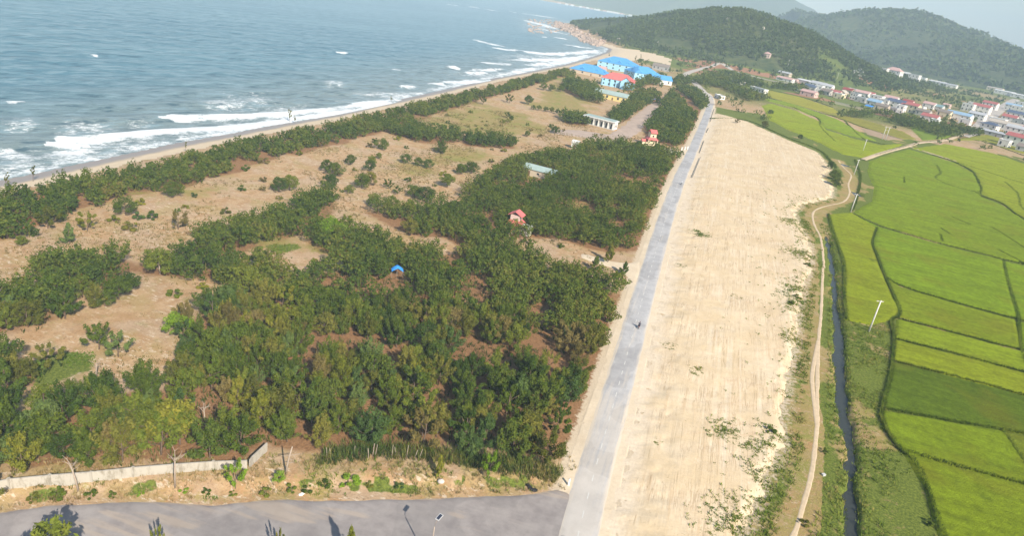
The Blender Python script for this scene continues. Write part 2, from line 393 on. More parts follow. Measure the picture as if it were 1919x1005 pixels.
def leaf_material(name, ramp, attr=None):
    t = NT(name)
    if attr: f = t.attr(attr)
    else: f = t.n('ShaderNodeObjectInfo').outputs['Random']
    n = t.noise(t.n('ShaderNodeTexCoord').outputs['Object'] if not attr else t.pos(), .9, 3, .6)
    k = t.math('ADD', t.math('MULTIPLY', f, .6), t.math('MULTIPLY_ADD', n, 1.5, -.50), clamp=True)
    r = t.n('ShaderNodeValToRGB'); e = r.color_ramp.elements
    while len(e) < len(ramp): e.new(.5)
    for i, (q, c) in enumerate(ramp): e[i].position = q; e[i].color = tuple(c) + (1,)
    t.put(r.inputs[0], k)
    d = t.n('ShaderNodeBsdfDiffuse'); t.put(d.inputs[0], r.outputs[0])
    tr = t.n('ShaderNodeBsdfTranslucent'); t.put(tr.inputs[0], t.mix(.5, r.outputs[0], (.10, .14, .015)))
    mx = t.n('ShaderNodeMixShader'); mx.inputs[0].default_value = .22
    t.t.links.new(d.outputs[0], mx.inputs[1]); t.t.links.new(tr.outputs[0], mx.inputs[2]); t.t.links.new(mx.outputs[0], t.out.inputs['Surface'])
    return t.mat

# ------------------------------------------------------------------ tree-covered and grassy zones (survey pixels of the ground)
GROVES = dict(
 near=[(345, 612), (420, 575), (480, 575), (560, 540), (640, 500), (700, 480), (760, 490), (830, 475), (900, 468), (960, 470), (1040, 512), (1110, 530), (1174, 552), (1180, 590), (1165, 640), (1147, 690), (1130, 750), (1104, 820), (1072, 885), (1000, 883), (900, 868), (800, 856), (700, 846), (600, 848), (520, 850), (500, 836), (462, 866), (330, 877), (200, 886), (90, 899), (-60, 918), (-60, 830), (50, 800), (110, 762), (210, 752), (330, 748), (352, 690), (345, 640)],
 mid=[(880, 470), (830, 445), (770, 445), (690, 398), (780, 405), (850, 390), (880, 360), (900, 340), (950, 310), (1000, 298), (1060, 292), (1110, 276), (1170, 272), (1215, 285), (1255, 290), (1277, 298), (1267, 340), (1247, 390), (1225, 440), (1208, 468), (1120, 470), (1060, 455), (1000, 445)],
 roadgrove=[(1215, 262), (1260, 277), (1293, 268), (1312, 222), (1326, 190), (1300, 170), (1262, 165), (1244, 195), (1228, 218), (1205, 245)],
 court=[(1150, 240), (1212, 198), (1236, 180), (1200, 172), (1168, 196), (1140, 222)],
 band=[(350, 462), (420, 440), (500, 412), (570, 388), (612, 365), (630, 372), (600, 405), (560, 440), (500, 456), (430, 478), (380, 478)],
 band2=[(575, 437), (650, 442), (720, 462), (750, 480), (700, 495), (640, 488), (590, 460)],
 west=[(-60, 575), (60, 562), (125, 575), (138, 606), (80, 628), (-60, 640)],
 west2=[(75, 515), (200, 485), (238, 505), (200, 550), (90, 545)],
 west3=[(262, 510), (330, 492), (420, 500), (520, 505), (550, 525), (480, 552), (420, 538), (330, 526), (275, 520)],
 link=[(345, 622), (430, 592), (520, 555), (560, 535), (600, 525), (530, 600), (400, 645)],
 westnear=[(-60, 700), (60, 702), (112, 672), (120, 695), (60, 735), (-60, 765)],
 shore=[(-80, 394), (100, 356), (250, 324), (400, 289), (560, 254), (740, 214), (900, 173), (1060, 133), (1075, 140), (1010, 158), (900, 188), (760, 232), (700, 252), (600, 276), (460, 308), (430, 330), (330, 352), (240, 368), (120, 408), (60, 448), (-80, 480)],
 row1=[(730, 240), (850, 252), (860, 266), (790, 270), (725, 248)],
 row2=[(865, 262), (965, 268), (965, 280), (870, 274)],
 resort=[(1062, 152), (1120, 170), (1126, 196), (1100, 190), (1050, 168)],
 resort2=[(1165, 168), (1180, 172), (1215, 160), (1258, 160), (1290, 160), (1272, 150), (1262, 158), (1215, 152), (1185, 164)],
 hedge=[(1052, 222), (1098, 222), (1098, 236), (1058, 232)],
 past=[(1262, 150), (1330, 150), (1400, 175), (1440, 190), (1400, 190), (1350, 165), (1300, 158)],
 past2=[(1300, 145), (1380, 140), (1440, 165), (1520, 165), (1500, 172), (1400, 162)],
 fieldedge=[(1560, 222), (1640, 222), (1700, 240), (1760, 258), (1830, 262), (1840, 252), (1770, 240), (1720, 228), (1640, 212)],
)
HOLES = [((612, 662), 5), ((880, 572), 5), ((395, 800), 4), ((1085, 395), 8), ((1180, 345), 9), ((1150, 425), 6), ((1012, 326), 8.5), ((1005, 342), 6), ((970, 352), 6), ((940, 350), 5), ((743, 520), 3.6), ((745, 540), 3.2), ((1010, 600), 4), ((560, 700), 3.5), ((1000, 690), 3), ((790, 640), 3.5), ((700, 800), 3), ((905, 445), 4), ((1110, 480), 5), ((1218, 274), 7), ((1210, 282), 4), ((962, 434), 4.5), ((940, 438), 3.5), ((860, 690), 2.6), ((955, 815), 2.4)]
GRASSES = [[(820, 215), (900, 190), (1000, 215), (1050, 245), (950, 260), (850, 250), (790, 240)], [(800, 300), (840, 270), (930, 280), (900, 310), (830, 320)], [(960, 190), (1060, 175), (1130, 190), (1110, 215), (1010, 205)],
           [(750, 300), (850, 325), (820, 345), (740, 330)], [(480, 440), (560, 445), (600, 470), (500, 470)], [(1075, 375), (1110, 400), (1090, 420), (1060, 410)], [(1150, 330), (1200, 340), (1190, 365), (1140, 350)], [(930, 340), (990, 335), (985, 375), (940, 370)],
           [(180, 370), (300, 350), (330, 375), (200, 400)], [(330, 360), (420, 340), (440, 350), (340, 375)], [(1030, 140), (1080, 140), (1060, 190), (1000, 190)]]
GREENS = [[(60, 690), (120, 668), (180, 670), (175, 705), (90, 735), (60, 740)], [(505, 462), (560, 458), (560, 468), (520, 476)]]
GROVEW = {k: P2(v) for k, v in GROVES.items()}
HOLEW = [(plane(*c)[:2], r) for c, r in HOLES]
LOT_PX = [(1075, 1120), (1094, 1005), (1112, 940), (1135, 850), (1160, 757), (1188, 655), (1205, 592), (1230, 500), (1258, 399), (1283, 330), (1306, 277), (1322, 237), (1331, 216), (1345, 213), (1400, 228), (1470, 260), (1530, 285), (1558, 318), (1538, 333), (1562, 352), (1560, 370), (1505, 383),
          (1488, 398), (1502, 430), (1520, 465), (1520, 500), (1506, 540), (1498, 580), (1494, 620), (1486, 660), (1478, 700), (1468, 760), (1458, 800), (1468, 830), (1440, 880), (1420, 930), (1385, 1005), (1350, 1120)]
LOT = P2(LOT_PX)
ROAD_PX = [(1062, 1100), (1083, 1005), (1094, 960), (1107, 912), (1124, 849), (1150, 757), (1178, 655), (1195, 592), (1221, 500), (1251, 399), (1276, 330), (1300, 277), (1317, 237), (1328, 207), (1331, 195), (1331, 186), (1327, 178), (1318, 172), (1300, 166)]
ROAD = P2(ROAD_PX)
def catmull(P, n=8):
    P = np.asarray(P, float); out = []
    for i in range(len(P) - 1):
        a, b, c, d = P[max(i - 1, 0)], P[i], P[i + 1], P[min(i + 2, len(P) - 1)]
        for k in range(n):
            t = k / n
            out.append(.5 * (2 * b + (c - a) * t + (2 * a - 5 * b + 4 * c - d) * t * t + (-a + 3 * b - 3 * c + d) * t ** 3))
    out.append(P[-1]); return np.array(out)
ROADC = catmull(ROAD, 8)

# ------------------------------------------------------------------ the ground: one sheet out to the horizon
def fan(az0, az1, na, r0, r1, nr):
    A = np.radians(np.linspace(az0, az1, na)); R = np.geomspace(r0, r1, nr)
    X = (np.sin(A)[None] * R[:, None]); Y = (np.cos(A)[None] * R[:, None])
    i = np.arange(nr - 1)[:, None] * na + np.arange(na - 1)[None]
    Fq = np.stack([i, i + 1, i + na + 1, i + na], -1).reshape(-1, 4)[:, ::-1]
    return X.ravel(), Y.ravel(), Fq
def subset(V, Fq, keep, attrs):
    Fk = Fq[keep]; u, inv = np.unique(Fk, return_inverse=True)
    return V[u], inv.reshape(Fk.shape), {k: a[u] for k, a in attrs.items()}
X, Y, FQ = fan(-74, 62, 640, 12, 9800, 600)
Z = height(X, Y)
S = shore_sd(X, Y)
def soft(polys, r=3.0, amp=4.0):
    m = np.zeros_like(X)
    for pl in polys:
        pl = np.asarray(pl); c = pl.mean(0); R_ = np.hypot(*(pl - c).T).max() + 40
        k = np.hypot(X - c[0], Y - c[1]) < R_
        d = sdist(X[k], Y[k], pl) + (fbm(X[k], Y[k], 14, 3) - .5) * amp * 2
        m[k] = np.maximum(m[k], ss(-r, r, d))
    return m
litter = soft(GROVEW.values(), 4, 5)
for c, r in HOLEW: litter = np.where(np.hypot(X - c[0], Y - c[1]) < r * .6, litter * .6, litter)
grass = soft([P2(g) for g in GRASSES], 13, 16) * .72
green = soft([P2(g) for g in GREENS], 2, 3)
# east of the road: verge, ditch banks and the plain
ROADX = np.interp(Y, ROADC[:100, 1], ROADC[:100, 0])
east = (X > ROADX + 6) & (Y < 620)
lot_d = np.full_like(X, -999.0); k = east & (X < 260); lot_d[k] = sdist(X[k], Y[k], LOT)
track_e = P2([(1440, 1100), (1488, 1003), (1504, 952), (1519, 897), (1526, 852), (1531, 791), (1531, 745), (1532, 700), (1534, 637), (1539, 584), (1542, 506), (1544, 498), (1538, 446), (1525, 418), (1525, 397), (1546, 387), (1581, 378), (1592, 362), (1590, 345), (1595, 328), (1581, 314), (1571, 300)])
td, _ = seg_dist(X, Y, track_e)
verge = np.where(east, ss(1.0, 6, td + (fbm(X, Y, 4, 3) - .5) * 6), 0)
cd_, _ = seg_dist(X, Y, CANAL)
verge = np.where(east & (cd_ < 5), 1.0, verge) * np.where(east & (lot_d > -2) & (lot_d < 6), .75, 1)
bankp = np.where(east & (X > 50 + .3 * (Y - 90)), ss(.56, .66, fbm(X, Y, 11, 4)), 0)
green = np.maximum(green, (1 - .6 * bankp) * verge * np.where(X > 70 + .3 * (Y - 90), 1.0, .74))
grass = np.maximum(grass, np.where(east, .62, 0))
plainm = ss(560, 760, Y + (fbm(X, Y, 120, 3) - .5) * 160) * ss(30, 110, X - ROADX * 0 - 40)
green = np.maximum(green, plainm * (0.25 + .75 * fbm(X, Y, 130, 4)))
green = np.maximum(green, ss(.25, .7, np.clip(Z, 0, 30) / 12) * (Y > 900))
soil = plainm * ss(.60, .70, fbm(X + 400, Y, 90, 3)) * .7 * ss(1700, 1300, Y) * ss(5, 2, Z)
for pts, r in (([(1300, 124), (1340, 120), (1400, 133), (1440, 143)], 26), ([(1620, 150), (1660, 160)], 22), ([(1530, 170), (1620, 190), (1700, 205), (1790, 222)], 34), ([(1470, 150), (1520, 160)], 18), ([(1850, 205), (1900, 215)], 30)):
    d, _ = seg_dist(X, Y, np.array([at(*q)[:2] for q in pts])); soil = np.maximum(soil, ss(r, r * .3, d + (fbm(X, Y, 30, 3) - .5) * 30))
# dry verge between wall and side road, path edges
vd, _ = seg_dist(X, Y, SIDE)
dryv = (vd < 9) & (Y > np.interp(X, SIDE[:, 0], SIDE[:, 1])) & (X < 15)
grass = np.where(dryv, (.40 * ss(.40, .60, fbm(X, Y, 6, 3)) + .10), grass); litter = np.where(dryv & (vd < 7), .30 * fbm(X, Y, 5, 3), litter)
green = np.where(dryv & (vd > 1.2) & (vd < 3.6), ss(.50, .62, fbm(X, Y, 3.5, 2)) * .8, green)
pale = np.where(litter < .3, .35, 0) + np.where(dryv & (vd < 3.2), .45, 0)
rdd, _ = seg_dist(X, Y, ROADC)
roaddust = np.where(Y < 620, ss(8.0, 3.8, rdd), 0)
roaddust = np.maximum(roaddust, np.where(lot_d > -12, ss(-6, 0.5, lot_d) * .62, 0))
attrs = dict(dust=roaddust, litter=litter, grass=grass, green=green, soil=soil, pale=pale, shore=S)
V = np.stack([X, Y, Z], -1)
fc = FQ.mean(1).astype(int)
fS = S[FQ].mean(1); fZ = Z[FQ].mean(1); fY = Y[FQ].mean(1); fX = X[FQ].mean(1)
bw = 15 + (fbm(fX, fY, 12, 3) - .5) * 8
cove = np.hypot(fX - at(1195, 100)[0], (fY - at(1195, 100)[1])) < 75
isb = (fS < np.where(fY > 900, np.where(fY < 1420, 22, 12), bw)) | ((fS < 150) & (fY > 960) & (fY < 1330) & (sdist(fX, fY, np.array([at(*q)[:2] for q in ((1128, 112), (1145, 88), (1215, 96), (1262, 112), (1256, 122), (1215, 114))])) > (fbm(fX, fY, 30, 2) - .5) * 24))
isb |= (fS < 9) & (fY > 4000)
ish = (fZ > 6) & (fY > 900) & ~isb
isg = ~isb & ~ish
GROUND = ground_material(); HILLM = hill_material()
for nm, kp, mt in (('ground', isg, GROUND), ('hills', ish, HILLM), ('beach', isb, beach_material())):
    v, f, a = subset(V, FQ, kp, attrs)
    tag(link(nm, new_mesh(nm, v, f, [mt], a, True)), kind='structure')

# ------------------------------------------------------------------ the sea
_a = plane(14, 192, SEA); _b = plane(420, 190, SEA)
WAVE_ANG = math.atan2(_b[1] - _a[1], _b[0] - _a[0])
Xs, Ys, Fs = fan(-74, 26, 760, 120, 9700, 560)
Ss = -shore_sd(Xs, Ys)                     # distance out from the waterline
keep = (Ss[Fs].max(1) > -8)
u = Xs * math.cos(WAVE_ANG) + Ys * math.sin(WAVE_ANG); w = -Xs * math.sin(WAVE_ANG) + Ys * math.cos(WAVE_ANG)
damp = ss(-2, 30, Ss) * ss(1500, 250, np.hypot(Xs, Ys))
ph = (fbm(Xs, Ys, 90, 2) - .5) * 9
Zs = SEA + damp * ((.42 + .5 * ss(110, 30, Ss)) * np.sin((w + ph * 2) * 2 * PI / 27) + .22 * np.sin((w * .96 + u * .28 + ph) * 2 * PI / 13) + .35 * (fbm(u * .35, w, 5, 3) - .5))
foam = np.zeros_like(Xs)
BREAK = [([(301, 223), (379, 221), (389, 221), (507, 215), (640, 200), (742, 187)], 3.0, 1.0), ([(100, 262), (152, 265), (237, 252), (338, 243), (440, 237), (541, 225), (640, 210), (740, 192)], 3.0, 1.0),
         ([(95, 272), (162, 274)], 2.0, .9), ([(10, 191), (41, 193)], 2.2, 1.0), ([(752, 163), (776, 163)], 2.6, 1.0), ([(802, 157), (829, 156)], 3.4, 1.0), ([(829, 154), (880, 153), (930, 152)], 4.5, .95),
         ([(873, 137), (903, 136)], 4, .95), ([(882, 131), (942, 130)], 3.5, .9), ([(835, 125), (861, 127)], 4, 1.0), ([(900, 118), (957, 119)], 5, .9), ([(954, 112), (1038, 112), (1080, 108)], 6, .95), ([(927, 90), (966, 94)], 7, 1.0),
         ([(891, 75), (948, 88)], 6, .9), ([(966, 93), (1020, 101), (1075, 99), (1120, 94)], 7, .95), ([(626, 98), (648, 99)], 2.6, 1.0), ([(738, 131), (745, 131)], 2.6, 1), ([(170, 104), (180, 104)], 1.6, 1), ([(1040, 70), (1060, 72)], 7, .95), ([(1015, 68), (1026, 70)], 7, 1),
         ([(841, 8), (851, 9)], 12, .9), ([(880, 12), (896, 14)], 12, .9), ([(912, 17), (930, 20)], 12, .9), ([(955, 21), (962, 22)], 14, 1), ([(980, 25), (1040, 33)], 14, .8), ([(985, 38), (1035, 52)], 16, .9), ([(1005, 52), (1060, 64)], 9, .9), ([(1060, 84), (1108, 90)], 7, .85), ([(980, 122), (1040, 118), (1100, 103)], 6, .85), ([(0, 280), (60, 296), (110, 290), (190, 280)], 3, .8), ([(930, 142), (1000, 127)], 5, .8)]
for pts, wd, st in BREAK:
    q = np.array([plane(x, y, SEA)[:2] for x, y in pts])
    c = q.mean(0); R_ = np.hypot(*(q - c).T).max() + 60
    k = np.hypot(Xs - c[0], Ys - c[1]) < R_
    d, par = seg_dist(Xs[k], Ys[k], q)
    tap = ss(0, .35, par) * ss(len(q) - 1, len(q) - 1.35, par) * .7 + .3
    wd = wd * 1.2
    seaward = np.where(w[k] < np.interp(u[k], np.sort(q @ np.array([math.cos(WAVE_ANG), math.sin(WAVE_ANG)])), (q @ np.array([-math.sin(WAVE_ANG), math.cos(WAVE_ANG)]))[np.argsort(q @ np.array([math.cos(WAVE_ANG), math.sin(WAVE_ANG)]))]), 2.0, 1.0)
    f = st * 1.35 * ss(wd * tap * seaward * 1.4, wd * .25, d + (fbm(Xs[k], Ys[k], 7, 3) - .5) * wd * 1.6)
    foam[k] = np.maximum(foam[k], f)
    Zs[k] += .35 * ss(wd * 1.5, 0, d)
for (cx, cy), rx, ry, st in [((457, 190), 85, 20, .62), ((530, 203), 70, 12, .55), ((170, 240), 80, 17, .6), ((34, 230), 48, 18, .58), ((254, 233), 40, 9, .5), ((620, 157), 26, 10, .5), ((60, 300), 80, 20, .55), ((260, 256), 110, 12, .55), ((636, 159), 14, 8, .5), ((900, 140), 70, 10, .42), ((1010, 108), 90, 12, .5), ((740, 178), 110, 9, .6), ((1010, 48), 45, 14, .5)]:
    c = plane(cx, cy, SEA); ex = plane(cx + rx, cy, SEA) - c; ey = plane(cx, cy - ry, SEA) - c
    det = ex[0] * ey[1] - ex[1] * ey[0]
    dx = Xs - c[0]; dy = Ys - c[1]
    a = (dx * ey[1] - dy * ey[0]) / det; b = (ex[0] * dy - ex[1] * dx) / det
    foam = np.maximum(foam, st * 1.14 * ss(1.35, .15, np.hypot(a, b) + (fbm(Xs, Ys, 12, 3) - .5) * .8))
sw = np.where(Ys < 1500, ss(26, 3, Ss + (fbm(Xs, Ys, 20, 3) - .5) * 22), 0)
foam = np.maximum(foam, sw * .60)
foam = np.maximum(foam, np.where(Ys < 1500, ss(3.2, .4, np.abs(Ss - 1.0 - 3 * fbm(Xs, Ys, 16, 2))) * .85, 0))
foam = np.maximum(foam, np.where(Ys > 4000, ss(25, 5, Ss) * .5, 0))
Vs, Fk, At = subset(np.stack([Xs, Ys, Zs], -1), Fs, keep, dict(foam=foam, shore=np.clip(Ss, -5, 500)))
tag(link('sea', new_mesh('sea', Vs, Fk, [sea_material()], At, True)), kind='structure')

# ------------------------------------------------------------------ sheets laid on the ground
def sheet(name, poly, h, step, mat, rag=1.0, slope=.35, grow=0.0, kind='structure', attrs_fn=None, rough=0.0, color=None, rscale=3.0, base=None):
    poly = np.asarray(poly, float); lo = poly.min(0) - 3; hi = poly.max(0) + 3
    xs = np.arange(lo[0], hi[0], step); ys = np.arange(lo[1], hi[1], step); nx = len(xs)
    gx, gy = [a.ravel() for a in np.meshgrid(xs, ys)]
    d = sdist(gx, gy, poly) + grow
    n = (fbm(gx, gy, rscale * 2, 5) - .5) * 2.4 * rag
    z = height(gx, gy) * (1.0 if base is None else 0) + (base or 0) + np.clip(slope * (d + n), -.5, h(gx, gy) if callable(h) else h) + rough * (fbm(gx, gy, 1.6, 3) - .5) * ss(-.5, 1, d)
    i = (np.arange(len(ys) - 1)[:, None] * nx + np.arange(nx - 1)[None]).ravel()
    fq = np.stack([i, i + 1, i + nx + 1, i + nx], -1)
    kp = d[fq].max(1) > -rag - 1.2
    a = attrs_fn(gx, gy, d) if attrs_fn else {}
    v, f, a = subset(np.stack([gx, gy, z], -1), fq, kp, a)
    o = tag(link(name, new_mesh(name, v, f, [mat], a, True)), kind=kind)
    if color: o.color = tuple(color) + (1,)
    return o
def strip(name, line, half, h, mat, n=9, rag=0.0, dust=None, seglen=None, edge_drop=.15):
    """a ribbon along a line, its edges dipping into the ground"""
    L = np.asarray(line, float)
    if seglen:
        s = np.concatenate([[0], np.cumsum(np.hypot(*np.diff(L, axis=0).T))]); q = np.arange(0, s[-1], seglen)
        L = np.stack([np.interp(q, s, L[:, 0]), np.interp(q, s, L[:, 1])], -1)
    t = np.gradient(L, axis=0); t /= np.linalg.norm(t, axis=1)[:, None]; nrm = np.stack([t[:, 1], -t[:, 0]], -1)
    hw = np.full(len(L), half) if np.isscalar(half) else np.interp(np.linspace(0, 1, len(L)), np.linspace(0, 1, len(half)), half)
    U = np.linspace(-1, 1, n); P = L[:, None] + nrm[:, None] * (U[None, :, None] * hw[:, None, None])
    px, py = P[..., 0].ravel(), P[..., 1].ravel()
    e = np.abs(np.tile(U, len(L)))
    nn = (fbm(px, py, 2.6, 5) - .5) * 2.2 * rag
    z = height(px, py) + h - np.where(e > .97, edge_drop, 0) + nn * ss(.35, 1, e)
    if rag: z = z - ss(.4, 1.0, e) * rag * .9
    i = (np.arange(len(L) - 1)[:, None] * n + np.arange(n - 1)[None]).ravel()
    fq = np.stack([i, i + 1, i + n + 1, i + n], -1)
    at_ = {'across': np.tile(U, len(L)), 'dust': np.repeat(dust if dust is not None else np.zeros(len(L)), n)}
    return tag(link(name, new_mesh(name, np.stack([px, py, z], -1), fq, [mat], at_, True)), kind='structure')
ROADS = ROADC
sl = np.concatenate([[0], np.cumsum(np.hypot(*np.diff(ROADS, axis=0).T))])
qs = np.arange(0, sl[-1], 1.2); RL = np.stack([np.interp(qs, sl, ROADS[:, 0]), np.interp(qs, sl, ROADS[:, 1])], -1)
SHM = shoulder_material()
strip('road_shoulder', RL, np.interp(qs, [0, 60, 200, sl[-1]], [4.9, 4.7, 4.6, 4.6]), .10, SHM, 41, .09)
RDM = road_material('road_asphalt', (.36, .355, .362), (.46, .452, .452), (.60, .52, .42), math.radians(14), .4)
strip('road', RL, 3.2, .17, RDM, 9, 0, dust=np.interp(qs, [0, 30, 60, 300], [.8, .55, .2, .05]))
mk = MB()
WHITE = plain('worn_road_paint', (.56, .55, .52), .8, .2, 0, .3, 3)
for s0 in np.arange(4, min(sl[-1] - 30, 330), 4.6):
    a = np.array([np.interp(s0, qs, RL[:, 0]), np.interp(s0, qs, RL[:, 1])]); b = np.array([np.interp(s0 + 1.7, qs, RL[:, 0]), np.interp(s0 + 1.7, qs, RL[:, 1])])
    t = (b - a) / np.linalg.norm(b - a); nn = np.array([t[1], -t[0]]) * .085
    zz = [gz(*a) + .186, gz(*b) + .186]
    mk.add([(*(a - nn), zz[0]), (*(a + nn), zz[0]), (*(b + nn), zz[1]), (*(b - nn), zz[1])], [(0, 1, 2, 3)])
tag(mk.build('road_markings', WHITE), kind='structure')
SIDEPOLY = np.concatenate([SIDE, P2([(1068, 925), (1080, 945), (1056, 1005), (1040, 1060), (700, 1180), (200, 1230), (-400, 1230)])])
SIDEM = road_material('side_road_asphalt', (.23, .205, .20), (.32, .29, .275), (.46, .36, .26), math.radians(102), .35)
sheet('side_road', SIDEPOLY, .12, .5, SIDEM, .55, .3, rscale=2.5, attrs_fn=lambda x, y, d: dict(across=ss(1.2, 0, d) * .9, dust=.0 + .45 * ss(.52, .66, fbm(x, y * 4, 14, 3)) + .4 * ss(12, 18, x)))
SPUR = P2([(1030, 925), (1052, 912), (1082, 905), (1084, 960), (1060, 975), (1058, 945)])
def lot_attr(x, y, d):
    wd = np.zeros_like(x)
    for (cx, cy), r in [((1385, 825), 4), ((1425, 850), 4), ((1360, 810), 2), ((1440, 815), 2), ((1365, 960), 3), ((1400, 965), 4), ((1430, 960), 3), ((1440, 900), 3), ((1340, 1000), 3), ((1410, 1000), 4), ((1255, 650), 2.5), ((1300, 700), 2), ((1275, 500), 2.5), ((1310, 440), 5), ((1230, 830), 1.5), ((1480, 560), 6), ((1495, 640), 5), ((1500, 480), 6), ((1380, 560), 2)]:
        c = plane(cx, cy)[:2]; wd = np.maximum(wd, ss(r * 1.5, r * .3, np.hypot(x - c[0], y - c[1])))
    rd, _ = seg_dist(x, y, RL)
    east_side = ss(.3, .8, (x - np.interp(y, ROADC[:100, 1], ROADC[:100, 0])) / 55)
    return dict(edge=np.maximum(ss(14, 1, d) * .9, ss(170, 110, y) * .40) * (.35 + .65 * east_side), weed=np.maximum(wd * .9, .42 * ss(12, 0, d) * east_side), dusty=ss(9.5, 4.5, rd + (fbm(x, y, 3, 3) - .5) * 5))
def lot_h(x, y):
    rd, _ = seg_dist(x, y, RL)
    return .02 + .5 * ss(4.5, 14, rd + (fbm(x, y, 3, 3) - .5) * 5)
sheet('sand_lot', LOT, lot_h, .42, lot_material(), 1.6, .30, rough=.16, attrs_fn=lot_attr, rscale=1.7)
TRK = plain('trodden_dirt', (.55, .43, .29), .95, .1, 0, .3, .8)
strip('dirt_track', catmull(track_e, 6), np.concatenate([np.full(30, .62), np.full(90, .58)]), .06, TRK, 13, .13, seglen=.8)
strip('dirt_track', catmull(P2([(1531, 800), (1524, 740), (1522, 705), (1527, 670), (1533, 640)]), 8), .6, .07, TRK, 9, .1, seglen=.8)
strip('farm_path', catmull(P2([(1617, 300), (1658, 286), (1703, 274), (1724, 268), (1769, 264), (1800, 254), (1832, 244), (1845, 236)]), 6), 2.0, .55, TRK, 7, .12, seglen=3)
strip('farm_path', catmull(P2([(1703, 275), (1748, 289), (1790, 302), (1832, 314), (1919, 335)]), 6), 1.2, .45, TRK, 7, .12, seglen=3)
CONC = plain('pale_concrete', (.46, .41, .36), .9, .2, 0, .25, .35)
strip('village_street', catmull(P2([(1800, 254), (1835, 240), (1850, 223), (1870, 208), (1890, 194), (1905, 186)]), 6), 8.5, .4, CONC, 7, .1, seglen=4)
strip('coast_road', catmull(P2([(1331, 195), (1318, 172), (1296, 150), (1284, 140), (1310, 130), (1345, 124), (1390, 137), (1440, 150), (1490, 158), (1530, 168), (1580, 180)]), 6), 4.0, .5, CONC, 7, .1, seglen=4)
YARD = plain('yard_paving', (.43, .335, .275), .95, .1, 0, .35, .25)
sheet('courtyard', P2([(1128, 262), (1165, 268), (1198, 248), (1226, 212), (1238, 194), (1222, 192), (1194, 213), (1162, 240), (1140, 252), (1085, 243), (1030, 243), (1030, 250), (1090, 257)]), .10, 1.2, YARD, 1.4, .3)
sheet('driveway', P2([(1105, 478), (1150, 492), (1178, 494), (1200, 490), (1192, 540), (1178, 522), (1160, 505), (1112, 492), (1088, 484), (1090, 476)]), .12, .6, SHM, .7, .3)
sheet('driveway', P2([(1270, 284), (1292, 279), (1288, 298), (1276, 296)]), .12, .8, SHM, .7, .3)
WATER = NT('ditch_water'); WATER.bsdf((.040, .045, .040), .25, .3, WATER.bump(WATER.noise(WATER.pos(), 1.2, 3, .6), .03, .4))
strip('canal_water', catmull(CANAL, 5), np.maximum(CANALW, 0) + 1.4, 0, WATER.mat, 3, 0, edge_drop=0)
_o = bpy.data.objects['canal_water']; _c = np.zeros(len(_o.data.vertices) * 3); _o.data.vertices.foreach_get('co', _c); _c[2::3] = -.75; _o.data.vertices.foreach_set('co', _c)
for c, l, wd in POOLW:
    b = MB(); b.add([(c[0] + l * 1.3 * (math.cos(a) * .25 * 1 + 0) + wd * 1.3 * math.sin(a) * .97, c[1] + l * 1.3 * math.cos(a) * .97 - wd * 1.3 * math.sin(a) * .25, -.7) for a in np.linspace(2 * PI, 0, 20, endpoint=False)], [tuple(range(20))])
    tag(b.build('pond_water', WATER.mat), kind='structure')

